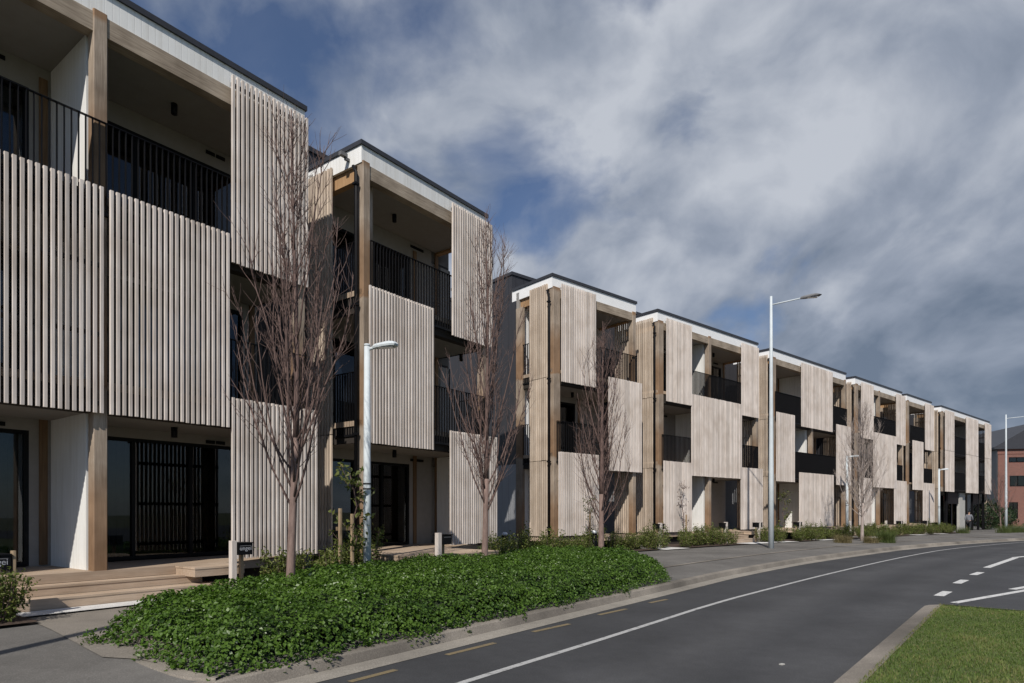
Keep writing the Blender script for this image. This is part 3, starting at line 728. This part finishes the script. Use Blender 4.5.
bare_tree(-3.24, 9.3, 0, 7.35, 1.6, .33, 'leafless tree before the wide stepped block, topping its upper screen', 11, r0=.066)
bare_tree(-.60, 13.7, 0, 7.9, 1.5, .30, 'leafless tree in the ivy bed before the narrow block, right of the short lamp', 23, r0=.075)
bare_tree(2.71, 19.5, 0, 7.3, 1.05, .42, 'leafless tree at the bed\'s far end, forking low before the first far block', 31, r0=.095)
bare_tree(17.5, 32.0, gz(32), 7.1, 1.3, .60, 'leafless tree among brown tussocks on the far footpath', 47, dens=1.4, bark_m='pale_bark', r0=.085)
bare_tree(38.2, 50.0, gz(50), 4.8, 1.3, .55, 'small leafless tree next to the far right lamp, before the brick building', 53, dens=.6, r0=.05)

# ------------------------------------------------------------------ young staked trees, with their stakes
def sapling(x, y, z, H, nleaf, label, seed, leaf='sapling_leaf', w=.5, low=.25, size=.085):
    r = random.Random(seed); q = np.random.RandomState(seed)
    T = empty('young_tree', (x, y, z), 0, label, 'young tree', 'young staked trees in the front gardens')
    m = MB(); pts = [Vector((r.gauss(0, .015) * i, r.gauss(0, .015) * i, H * i / 7)) for i in range(8)]
    m.tube(pts, [.018 * (1 - i / 9) + .003 for i in range(8)], 6); m.build('trunk', 'twig_bark', T, True)
    b = MB(); P_ = []
    for k in range(16):
        i = r.randint(2, 6); a = r.uniform(0, 6.28); Lb = r.uniform(.25, .55) * w * 1.6; p = pts[i]; 
        e_ = p + Vector((math.cos(a) * Lb * .7, math.sin(a) * Lb * .7, Lb * .8)); b.tube([p, p.lerp(e_, .5) + Vector((0, 0, -.03)), e_], [.007, .005, .002], 4)
        for s in range(nleaf // 16): P_.append(p.lerp(e_, r.uniform(.25, 1.05)) + Vector((r.gauss(0, .06), r.gauss(0, .06), r.gauss(0, .06))))
    c = b.build('branch', 'twig_bark', T, True)
    P_ = np.array([list(v) for v in P_]); nr_ = np.tile(np.array([[0, 0, .6]]), (len(P_), 1))
    me = leaves('crown', P_, nr_, q.uniform(size * .7, size * 1.3, len(P_)), np.clip(q.normal(.5, .25, len(P_)), 0, 1), leaf, q, .5, .9)
    o = bpy.data.objects.new('crown', me); COL.objects.link(o); o.parent = T
    return T
def stakes(x, y, z, h, label, pair=True):
    T = empty('tree_stake', (x, y, z), ang(P1), label, 'tree stake', 'timber stakes of the young trees')
    m = MB(); m.post(-.17, -.115, -.03, .03, -.1, h, .008); m.build('stake', 'stake_timber', T)
    if pair:
        m = MB(); m.post(.115, .17, -.03, .03, -.1, h * .93, .008); m.build('stake', 'stake_timber', T)
        m = MB(); m.box(-.2, .2, .031, .055, h * .72, h * .72 + .07); m.build('brace', 'stake_timber', T)
sapling(-3.08, 12.35, .05, 2.15, 330, 'leafy young tree beside the short street lamp, tied between two stakes', 3, w=.82, size=.115)
stakes(-3.16, 12.2, .05, 1.5, 'pair of timber stakes holding the leafy tree by the short lamp')
sapling(2.62, 22.2, .05, 2.35, 200, 'thin young tree against the ground screen behind the low forking bare tree', 5, w=.45, size=.075)
stakes(2.75, 22.0, .05, 1.35, 'single timber stake behind the low forking bare tree', False)
sapling(7.15, 26.75, .05, 2.75, 150, 'almost leafless young tree before the block with the broad double screen', 8, 'red_twig', w=.5, size=.06)
stakes(7.35, 26.8, .05, 1.3, 'single timber stake in the bed before the broad double screen', False)
sapling(12.95, 30.5, .05, 2.4, 220, 'leafy young tree peeping out behind the tall street lamp pole', 9, w=.55, size=.09)

# ------------------------------------------------------------------ garden shrubs
def shrub_proto(seed, h, w, nl, leaf='shrub_leaf', size=.055, stems=14):
    q = np.random.RandomState(seed); r = random.Random(seed)
    T = empty('garden_shrub'); st = MB(); P_ = []; N_ = []
    for s in range(stems):
        a = r.uniform(0, 6.28); d = r.uniform(0, 1) ** .6 * w * .42; hh = h * r.uniform(.6, 1.08) * (1 - .35 * (d / w))
        top = Vector((math.cos(a) * d * 1.25, math.sin(a) * d * 1.25, hh)); b0 = Vector((math.cos(a) * d * .3, math.sin(a) * d * .3, 0))
        mid = b0.lerp(top, .5) + Vector((math.cos(a), math.sin(a), 0)) * d * .18; st.tube([b0, mid, top], [.007, .005, .002], 4)
        for k in range(nl // stems):
            f = r.uniform(.12, 1.03); p = b0.lerp(mid, f * 2) if f < .5 else mid.lerp(top, f * 2 - 1)
            o_ = Vector((r.gauss(0, .05), r.gauss(0, .05), r.gauss(0, .035))); P_.append(list(p + o_)); N_.append([o_.x * 8, o_.y * 8, .5])
    st.build('stem', 'twig_bark', T); P_ = np.array(P_); N_ = np.array(N_)
    me = leaves('foliage', P_, N_, q.uniform(size * .65, size * 1.3, len(P_)), np.clip(q.normal(.48, .22, len(P_)), 0, 1), leaf, q, .5, .6)
    o = bpy.data.objects.new('foliage', me); COL.objects.link(o); o.parent = T
    return T
protos = [shrub_proto(100 + i, h, w, nl) for i, (h, w, nl) in enumerate(((.66, .68, 900), (.80, .66, 960), (.56, .78, 860), (.74, .58, 760)))]
used = set()
def shrub(P, u, k, s, label, group):
    i = rnd.randrange(4); o = protos[i] if i not in used else copy_tree(protos[i]); used.add(i)
    x, y = at(P, u, k); o.location = (x, y, pathz(x, y) + .02); o.rotation_euler.z = rnd.uniform(0, 6.28); o.scale = (s, s, s * rnd.uniform(.85, 1.15))
    tag(o, label, 'shrub', group)
def row(P, a, c, n, label, k=(-1.75, -.9), s=(.8, 1.1), group='green shrubs in the front gardens'):
    for i in range(n): shrub(P, a + (c - a) * (i + .5) / n + rnd.uniform(-.12, .12), rnd.uniform(*k), rnd.uniform(*s), label, group)
row(P1, -12.9, -11.2, 7, 'dark leafy shrub under the letterbox left of the wide steps', (-1.5, -.75), (.85, 1.15))
row(P1, -7.4, -5.0, 8, 'green shrub between the ivy bed and the wide stepped block', (-1.75, -.6), (1.0, 1.3))
row(P1, -1.7, 2.0, 9, 'green shrub under the dark gap right of the narrow block', (-1.7, -.4), (1.0, 1.25))
row(P2, -1.9, 1.7, 9, 'green shrub behind the far end of the ivy bed', (-1.8, -.9))
row(P2, 1.8, 3.4, 4, 'green shrub behind the trunk of the low forking bare tree', (-1.8, -.9))
row(P2, 2.9, 4.2, 5, 'green shrub left of the first concrete entrance pad', (-2.0, -1.1))
row(P2, 5.0, 9.3, 11, 'green shrub in the bed before the broad double screen', (-2.0, -1.1), (.9, 1.2))
row(P2, 11.9, 15.0, 8, 'green shrub just right of the tall street lamp\'s foot', (-1.95, -1.1), (.9, 1.1))
row(P2, 15.5, 19.6, 11, 'green shrub in the bed before the paired ground screens', (-1.95, -1.1), (.9, 1.15))
row(P2, 21.3, 24.2, 7, 'green shrub right of the second short lamp, behind the pale barked tree', (-1.9, -1.1), (.9, 1.1))
row(P2, 24.6, 28.2, 8, 'green shrub right of the pale barked tree, before a white party wall', (-1.9, -1.1), (.9, 1.15))
row(P2, 30.0, 34.0, 9, 'green shrub in the bed before the narrowest far block', (-1.95, -1.1), (1, 1.25))
row(P2, 35.6, 39.5, 8, 'green shrub beside the third short lamp, before the pink screened end block', (-1.95, -1.1), (1, 1.2))
# tussock grasses
def tussock(x, y, h, w, nb, label, mat, seed):
    q = np.random.RandomState(seed); a = q.uniform(0, 6.28, nb); d = q.uniform(0, 1, nb) ** .7 * w * .32
    base = np.stack([np.cos(a) * d, np.sin(a) * d, np.zeros(nb)], 1); hh = h * q.uniform(.6, 1.1, nb)
    me = blades('tussock', base, hh, hh * q.uniform(.2, 1.1, nb), np.full(nb, .006), np.clip(q.normal(.5, .25, nb), 0, 1), mat, q, 4)
    o = bpy.data.objects.new('tussock', me); COL.objects.link(o); o.location = (x, y, gz(y)); tag(o, label, 'tussock grass', 'tussock grasses along the far kerb')
tussock(15.3, 29.6, .52, 1.25, 700, 'straw coloured tussock left of the pale barked tree', 'tussock_blade', 1)
tussock(16.75, 29.9, .45, 1.0, 700, 'straw coloured tussock at the foot of the pale barked tree', 'tussock_blade', 2)
tussock(17.75, 30.4, .75, 1.25, 900, 'tall green tussock right of the pale barked tree', 'green_tussock', 3)
tussock(18.3, 31.3, .62, 1.1, 500, 'small green tussock behind the tall one by the pale barked tree', 'green_tussock', 4)
tussock(32.4, 46.0, .7, 1.3, 500, 'lone green tussock left of the walking person', 'green_tussock', 5)
for i, (x, y) in enumerate(((36.3, 47.3), (37.6, 48.2), (38.7, 48.8), (39.9, 49.3))):
    tussock(x, y, .85, 1.5, 500, ('green tussock right of the walking person', 'green tussock before the small far tree', 'green tussock at the foot of the far right lamp', 'green tussock behind the little white marker')[i], 'green_tussock', 6 + i)

# ------------------------------------------------------------------ street lamps
def short_lamp(x, y, rz, label):
    T = empty('street_lamp', (x, y, gz(y)), rz, label, 'street lamp', 'short street lamps along the footpath')
    m = MB(); m.tube([(0, 0, -.05), (0, 0, 2.0), (0, 0, 4.72)], [.078, .072, .058], 16); m.tube([(0, 0, 4.72), (0, 0, 4.76)], [.064, .055], 16); m.build('pole', 'grey_steel', T, True)
    m = MB(); 
    for z in (1.92, 2.02): m.tube([(0, 0, z), (0, 0, z + .025)], [.0805] * 2, 16)
    m.build('band', 'black_metal', T, True)
    h = MB()     # flat rounded head on a short arm
    h.tube([(.05, 0, 4.66), (.16, 0, 4.69)], [.03, .03], 8)
    prof = [(.12, .05), (.2, .085), (.36, .125), (.5, .13), (.6, .10), (.64, .0)]
    prof = prof + [(x_, -y_) for x_, y_ in prof[::-1][1:]]
    lo = len(h.v)
    for zz, s_ in ((4.665, .93), (4.70, 1.0), (4.745, .80), (4.765, .4)):
        for (x_, y_) in prof: h.v.append((.38 + (x_ - .38) * s_, y_ * s_, zz + (x_ - .1) * .06)); h.t.append(.5)
    k = len(prof)
    for j in range(3):
        for i in range(k): h.f.append((lo + j*k + i, lo + j*k + (i+1) % k, lo + (j+1)*k + (i+1) % k, lo + (j+1)*k + i))
    h.f.append(tuple(lo + i for i in range(k))[::-1]); h.f.append(tuple(lo + 3*k + i for i in range(k)))
    H_ = h.build('lamp_head', 'grey_steel', T)
    m = MB(); m.box(.24, .54, -.08, .08, 4.668, 4.676); m.build('lens', 'lamp_glass', H_)
    return T
def tall_lamp(x, y, z, rz, label, arm=1.15):
    T = empty('street_lamp', (x, y, z), rz, label, 'street lamp', 'tall street lamps at the kerb')
    m = MB(); m.tube([(0, 0, -.1), (0, 0, 3.0), (0, 0, 6.8), (0, 0, 9.75)], [.105, .092, .066, .045], 16); m.build('pole', 'grey_steel', T, True)
    m = MB(); m.tube([(0, 0, 9.42), (arm * .5, 0, 9.52), (arm, 0, 9.62)], [.028, .026, .026], 8); m.build('arm', 'grey_steel', T, True)
    h = MB(); prof = [(-.16, .04), (-.02, .09), (.25, .15), (.48, .14), (.6, .06)]; prof = prof + [(a, -b) for a, b in prof[::-1]]; k = len(prof)
    for zz, s_ in ((9.59, .9), (9.63, 1), (9.68, .75)):
        for a, b in prof: h.v.append((arm + .05 + a * s_, b * s_, zz + a * .10)); h.t.append(.5)
    for j in range(2):
        for i in range(k): h.f.append((j*k+i, j*k+(i+1) % k, (j+1)*k+(i+1) % k, (j+1)*k+i))
    h.f.append(tuple(range(k))[::-1]); h.f.append(tuple(2*k+i for i in range(k))); H_ = h.build('lamp_head', 'bin_grey', T)
    m = MB(); m.box(arm + .1, arm + .5, -.09, .09, 9.60, 9.607); m.build('lens', 'lamp_glass', H_)
    return T
short_lamp(-2.83, 12.5, R(-10), 'short pale grey lamp standing in the ivy bed before the narrow block')
short_lamp(19.11, 36.5, R(-10), 'short pale grey lamp left of the pale barked tree')
short_lamp(30.96, 46.4, R(-10), 'short pale grey lamp before the end block, third of its kind along the footpath')
tall_lamp(9.96, 24.6, 0, R(-12), 'tall pale grey lamp rising above the roofs at mid street')
tall_lamp(40.91, 53.0, gz(53), R(-5), 'tall pale grey lamp before the brick building at the far right', 1.9)
tall_lamp(-6.15, 2.2, .05, R(-40), 'tall lamp left of the viewer, known by its pole shadow on the footpath')

# ------------------------------------------------------------------ letterboxes, bollard lights
def letterbox(P, u, k, sides, label, text=None, h=.95, bw=.28, pw=.06, pm='batten_timber'):
    if P is P2: bw, pw = .09, .085
    x, y = at(P, u, k); z = pathz(x, y); T = empty('letterbox', (x, y, z), ang(P), label, 'letterbox', 'post mounted letterboxes by the decks')
    m = MB(); m.post(-pw, pw, -.05, .05, -.1, h, .008, .6); m.build('post', pm, T)
    for s in sides:
        b = MB(); a = pw + .02 if s > 0 else -pw - .02 - bw; b.box(a, a + bw, -.06, .22, h - .25, h - .05); b.box(a - .008, a + bw + .008, -.075, .23, h - .0505, h - .035)
        B_ = b.build('box', 'black_metal', T); m = MB(); m.box(a + .03, a + bw - .03, -.064, -.0602, h - .10, h - .088); m.build('slot', 'bin_grey', B_)
        q = MB(); q.post(a + bw / 2 - .03, a + bw / 2 + .03, .05, .11, -.1, h - .251, .005); q.build('support', 'stake_timber', T)
        if text:
            c = bpy.data.curves.new('lettering', 'FONT'); c.body = text; c.size = .105; c.align_x = 'CENTER'; c.extrude = .001
            to = bpy.data.objects.new('lettering', c); me = bpy.data.meshes.new_from_object(to); bpy.data.objects.remove(to); me.materials.clear(); me.materials.append(M['bin_light'])
            o = bpy.data.objects.new('lettering', me); COL.objects.link(o); o.parent = B_; o.location = (a + bw / 2, -.0625, h - .17); o.rotation_euler = (R(90), 0, 0)
letterbox(P1, -11.22, -1.15, [-1], 'black letterbox with white lettering on a post at the photo\'s left edge', 'ungei', .90, .28, .02, 'stake_timber')
letterbox(P1, -8.03, -.80, [1], 'black letterbox with white lettering on a pale post right of the wide steps', 'ungei', .90, .26, .05)
letterbox(P1, -4.12, -1.95, [1], 'black letterbox on a pale post at the narrow block\'s projecting deck')
letterbox(P2, 4.80, -1.0, [-1, 1], 'pale post with two black letterboxes, left of the bed before the broad double screen')
letterbox(P2, 9.35, -1.1, [-1, 1], 'pale post with two black letterboxes left of the timber steps')
letterbox(P2, 12.2, -1.1, [-1, 1], 'pale post with two black letterboxes, left of the tall street lamp')
letterbox(P2, 16.4, -1.0, [-1, 1], 'pale post with two black letterboxes before the paired ground screens')
letterbox(P2, 22.9, -.9, [], 'bare pale letterbox post behind the pale barked tree')
letterbox(P2, 28.4, -.9, [], 'bare pale letterbox post left of the far entrance pad')
letterbox(P2, 31.0, -.9, [-1, 1], 'pale post with two black letterboxes right of the far entrance pad')
letterbox(P2, 36.1, -.9, [-1, 1], 'pale post with two black letterboxes before the narrowest far block')
def bollard(x, y, label):
    T = empty('bollard_light', (x, y, pathz(x, y)), 0, label, 'bollard light', 'low bollard lights')
    m = MB(); m.tube([(0, 0, -.05), (0, 0, .62)], [.1, .1], 18); m.tube([(0, 0, .621), (0, 0, .66)], [.105, .1], 18); m.build('post', 'black_metal', T, True)
    m = MB(); m.tube([(0, 0, .661), (0, 0, .72), (0, 0, .76)], [.085, .085, .05], 18); m.build('light_head', 'lamp_glass', T, True)
bollard(2.75, 21.45, 'black bollard light left of the low forking trunk')
bollard(-.22, 19.6, 'black bollard light in the gap right of the narrow block')

# little white marker among the far tussocks
T = empty('marker_sign', (40.3, 49.2, gz(49.2)), .4, 'little white marker tilted among the far tussocks', 'marker')
m = MB(); m.box(-.02, .02, -.02, .02, -.05, .5); o = m.build('post', 'stake_timber', T); m = MB(); m.box(-.13, .13, -.035, -.021, .28, .72); o = m.build('plate', 'sign_white', T); T.rotation_euler = (0, R(18), .2)
# a road stud on the carriageway
m = MB(); m.prism([(-.028, -.018), (.028, -.018), (.028, .018), (-.028, .018)], 0, .01); o = m.build('road_stud', 'pale_panel', None, False, (2.86, 6.78, -.128), .6); tag(o, 'small white road stud on the asphalt near the verge', 'road stud')

# ------------------------------------------------------------------ person walking away
def skin_obj(name, verts, edges, rad, mat, parent, root=0, sub=2):
    me = bpy.data.meshes.new(name); me.from_pydata(verts, edges, []); o = bpy.data.objects.new(name, me); COL.objects.link(o); o.parent = parent
    o.modifiers.new('Skin', 'SKIN'); o.modifiers['Skin'].use_smooth_shade = True
    sv = me.skin_vertices[0].data
    for i, r_ in enumerate(rad): sv[i].radius = r_ if isinstance(r_, tuple) else (r_, r_); sv[i].use_root = (i == root)
    s = o.modifiers.new('Sub', 'SUBSURF'); s.levels = sub; s.render_levels = sub
    me.materials.append(M[mat]); return o
PX, PY = 37.55, 52.6
T = empty('person', (PX, PY, gz(PY)), R(-50), 'person in a pale grey jacket and black trousers walking past the glazed end block', 'person')
# local: +y forward
bv = [(0, 0, .93), (0, 0, 1.12), (0, .01, 1.36), (0, .02, 1.47), (0, .03, 1.53), (0, .04, 1.60), (0, .035, 1.69),
      (-.17, .0, 1.40), (-.22, -.08, 1.14), (-.21, .02, .92), (.17, .0, 1.40), (.22, .10, 1.15), (.20, .24, .98),
      (-.09, .0, .88), (-.10, .16, .50), (-.10, .14, .10), (.09, 0, .88), (.10, -.06, .49), (.10, -.26, .14), (-.10, .25, .05), (.10, -.17, .06)]
be = [(0, 1), (1, 2), (2, 3), (3, 4), (4, 5), (5, 6), (2, 7), (7, 8), (8, 9), (2, 10), (10, 11), (11, 12), (0, 13), (13, 14), (14, 15), (0, 16), (16, 17), (17, 18), (15, 19), (18, 20)]
brd = [.13, .12, (.13, .11), .06, .052, (.078, .095), (.075, .09), .062, .042, .032, .062, .042, .032, .085, .058, .042, .085, .058, .042, .035, .035]
skin_obj('body', bv, be, brd, 'skin', T)
jv = [(0, 0, .88), (0, 0, 1.12), (0, .01, 1.37), (0, .02, 1.46), (-.175, .0, 1.405), (-.225, -.085, 1.14), (-.213, .01, .95), (.175, .0, 1.405), (.225, .10, 1.15), (.205, .225, 1.0)]
skin_obj('jacket', jv, [(0, 1), (1, 2), (2, 3), (2, 4), (4, 5), (5, 6), (2, 7), (7, 8), (8, 9)], [(.17, .145), (.165, .14), (.165, .135), .08, .085, .068, .055, .085, .068, .055], 'jacket_cloth', T)
tv = [(0, 0, .92), (-.09, .0, .86), (-.10, .165, .49), (-.10, .14, .12), (.09, 0, .86), (.10, -.065, .48), (.10, -.26, .16)]
skin_obj('trousers', tv, [(0, 1), (1, 2), (2, 3), (0, 4), (4, 5), (5, 6)], [.14, .105, .08, .066, .105, .08, .066], 'trouser_cloth', T)
skin_obj('hair', [(0, .02, 1.62), (0, .02, 1.70), (0, .03, 1.735)], [(0, 1), (1, 2)], [(.088, .095), (.092, .10), (.06, .07)], 'hair', T)
for s_, p0, p1 in ((-1, (-.10, .12, .05), (-.10, .32, .04)), (1, (.10, -.28, .08), (.10, -.10, .03))): skin_obj('shoe', [p0, p1], [(0, 1)], [.05, .042], 'shoe', T, sub=1)

# ------------------------------------------------------------------ brick building and hedges at the far right
gB = gz(80)
B = empty('brick_building', (60.75, 80, gB), R(-10), 'red brick building with dark roof beyond the terrace at the far right', 'building')
m = MB(); m.box(0, 26, 0, 14, -.5, 8.6 - gB); m.build('wall', 'red_brick', B)
zt = 9.6 - gB
m = MB(); m.box(-.06, 26, -.05, .18, 8.6 - gB, 9.5 - gB); m.build('gable_wall', 'red_brick', B)
r_ = MB(); pr = [(-.6, 9.2 - gB), (-.6, 9.45 - gB), (4.5, 12.6 - gB), (26.5, 13.2 - gB), (26.5, 9.3 - gB)]
r_.quad_solid([(x_, -.35, z_) for x_, z_ in pr] + [(x_, 14.5, z_) for x_, z_ in pr], [(0, 4, 3, 2, 1), (5, 6, 7, 8, 9), (0, 1, 6, 5), (1, 2, 7, 6), (2, 3, 8, 7), (3, 4, 9, 8), (4, 0, 5, 9)]); r_.build('roof', 'roof_metal', B)
m = MB(); m.box(-.10, -.062, .0, 14, -.5, 9.15 - gB); m.build('shaded_side', 'bin_grey', B)  # grey sheet over the brick, painting the left wall's shade
for (a, c, z0, z1) in ((1.2, 3.0, 7.6, 8.2), (1.3, 3.1, 4.6, 5.9), (1.2, 2.2, .6, 2.6), (5, 7, 7.6, 8.2), (5, 7, 4.6, 5.9), (9, 11, 4.6, 5.9)): window(B, a, c, z0 - gB, z1 - gB, -.03, 2, .7 if z0 == 4.6 else 0)
def bush(x, y, w, d, h, label, n, seed, name='hedge', cat='hedge'):
    q = np.random.RandomState(seed); T = empty(name, (x, y, gz(y)), ang(P2), label, cat)
    v = q.normal(0, 1, (n, 3)); v /= np.linalg.norm(v, axis=1)[:, None]; rr = q.uniform(.55, 1.0, n) ** .5
    lump = np.array([1 + .35 * mnoise.noise(Vector(a) * 1.8 + Vector((seed, 0, 0))) for a in v])
    p = v * (rr * lump)[:, None] * np.array([[w / 2, d / 2, h / 2]]) + np.array([[0, 0, h / 2]]); p[:, 2] = np.abs(p[:, 2])
    me = leaves('foliage', p, v, q.uniform(.09, .2, n), np.clip(q.normal(.45, .25, n), 0, 1), 'hedge_leaf', q, .6, .6)
    o = bpy.data.objects.new('foliage', me); COL.objects.link(o); o.parent = T
    m = MB()
    for i in range(8): a = i * .8; m.tube([(math.cos(a) * .1 * w, math.sin(a) * .1 * d, -.1), (math.cos(a) * .3 * w, math.sin(a) * .3 * d, h * .7)], [.04, .015], 5)
    m.build('stem', 'twig_bark', T)
bush(44.8, 60.5, 3.0, 2.4, 3.0, 'dark evergreen bush against the right end of the end block', 3500, 1, 'bush', 'bush')
bush(50.5, 66, 4.2, 2.6, 2.4, 'dark evergreen bush before the brick wall, behind the far right lamp', 3500, 2, 'bush', 'bush')
bush(48.2, 58.5, 9.0, 1.3, .95, 'low clipped hedge behind the far tussocks, at the photo\'s right edge', 4500, 3)
bush(57, 66, 9.0, 2.0, 1.5, 'low dark hedge along the foot of the brick wall', 3000, 4)

# ------------------------------------------------------------------ sun, sky, camera
az = math.atan2(.223, .975); el = R(42.5)
sun = bpy.data.lights.new('sun', 'SUN'); sun.energy = 4.6; sun.angle = R(.5); sun.color = (1, .94, .86)
so = bpy.data.objects.new('sun', sun); COL.objects.link(so)
dirv = Vector((math.sin(az) * math.cos(el), math.cos(az) * math.cos(el), -math.sin(el)))
so.rotation_euler = dirv.to_track_quat('-Z', 'Y').to_euler()
w = bpy.data.worlds.new('World'); sc.world = w; w.use_nodes = True; t = w.node_tree; bg = t.nodes['Background']
sky = N(t, 'ShaderNodeTexSky', sky_type='NISHITA'); sky.sun_disc = False; sky.sun_elevation = el; sky.sun_rotation = math.pi + az
sky.air_density = 1.0; sky.dust_density = .4; sky.ozone_density = 2.0
tc = N(t, 'ShaderNodeTexCoord'); sp = N(t, 'ShaderNodeSeparateXYZ'); L(t, tc.outputs['Generated'], sp.inputs[0])
zc = mth(t, 'MAXIMUM', sp.outputs[2], 0.0); den = mth(t, 'ADD', zc, .60)
cb = N(t, 'ShaderNodeCombineXYZ'); L(t, mth(t, 'DIVIDE', sp.outputs[0], den), cb.inputs[0]); L(t, mth(t, 'DIVIDE', sp.outputs[1], den), cb.inputs[1])
mp = N(t, 'ShaderNodeMapping'); mp.inputs['Location'].default_value = (2.35, .6, .0); L(t, cb.outputs[0], mp.inputs[0])
wn = N(t, 'ShaderNodeTexNoise', Scale=1.6, Detail=3); L(t, mp.outputs[0], wn.inputs['Vector'])
vm = N(t, 'ShaderNodeVectorMath', operation='MULTIPLY_ADD'); L(t, wn.outputs['Color'], vm.inputs[0]); vm.inputs[1].default_value = (.30, .30, .30); L(t, mp.outputs[0], vm.inputs[2])
f1 = noise(t, vm.outputs[0], 4.2, 10, .52); f2 = noise(t, vm.outputs[0], 1.3, 4, .5); f3 = noise(t, vm.outputs[0], 6.5, 10, .52)
cov = mth(t, 'ADD', f1, mth(t, 'MULTIPLY', mth(t, 'SUBTRACT', f2, .5), .5))
def lobe(px, py, k):     # soft weather patch around one compass direction
    d = Vector(((px - 512) / 640, 1, (511 - py) / 640)).normalized()
    n = N(t, 'ShaderNodeVectorMath', operation='DOT_PRODUCT'); L(t, tc.outputs['Generated'], n.inputs[0]); n.inputs[1].default_value = d
    return mth(t, 'POWER', mth(t, 'MAXIMUM', n.outputs['Value'], 0.0), k)
blue = lobe(250, 20, 9); light = lobe(640, 190, 14); dark = lobe(930, 360, 18)
cov = mth(t, 'SUBTRACT', mth(t, 'ADD', cov, .06), mth(t, 'MULTIPLY', blue, .085)); cov = mth(t, 'ADD', cov, mth(t, 'ADD', mth(t, 'MULTIPLY', light, .03), mth(t, 'MULTIPLY', dark, .14)))
mask = ramp(t, cov, [(.36, (.10, .10, .10)), (.44, (.45, .45, .45)), (.53, (.94, .94, .94))])
sh = mth(t, 'ADD', mth(t, 'MULTIPLY', f2, .35), mth(t, 'MULTIPLY', f3, .45)); sh = mth(t, 'ADD', sh, mth(t, 'MULTIPLY', f1, .20))
sh = mth(t, 'SUBTRACT', mth(t, 'ADD', sh, mth(t, 'MULTIPLY', light, .07)), mth(t, 'MULTIPLY', dark, .055))
ccol = ramp(t, sh, [(.38, (1.75, 2.2, 2.95)), (.48, (3.4, 3.85, 4.7)), (.585, (6.1, 6.45, 7.1))])
behind = N(t, 'ShaderNodeMapRange', interpolation_type='SMOOTHSTEP'); L(t, sp.outputs[1], behind.inputs[0]); behind.inputs[1].default_value = -.35; behind.inputs[2].default_value = .25
mask = mth(t, 'MULTIPLY', mask, mth(t, 'MULTIPLY_ADD', behind.outputs[0], .85, .15))   # clear sky on the sun's side
CLOUD = mixc(t, mask, mixc(t, 1, sky.outputs[0], (.62, .72, .88), 'MULTIPLY'), ccol)
L(t, CLOUD, bg.inputs['Color']); bg.inputs['Strength'].default_value = .09
cam = bpy.data.cameras.new('camera'); co = bpy.data.objects.new('camera', cam); COL.objects.link(co)
co.location = (0, 0, 1.5); co.rotation_euler = (R(90), 0, 0); cam.sensor_width = 36; cam.lens = 22.5; cam.shift_y = 169.5 / 1024
cam.clip_start = .1; cam.clip_end = 5000; sc.camera = co
sc.view_settings.view_transform = 'Standard'; sc.view_settings.look = 'None'; sc.view_settings.exposure = 0; sc.view_settings.gamma = 1; sc.view_settings.use_curve_mapping = False
sc.render.engine = 'CYCLES'; sc.cycles.use_denoising = True; sc.cycles.max_bounces = 6; sc.cycles.transparent_max_bounces = 8; sc.cycles.sample_clamp_indirect = 5
sc.render.resolution_x = 1024; sc.render.resolution_y = 683
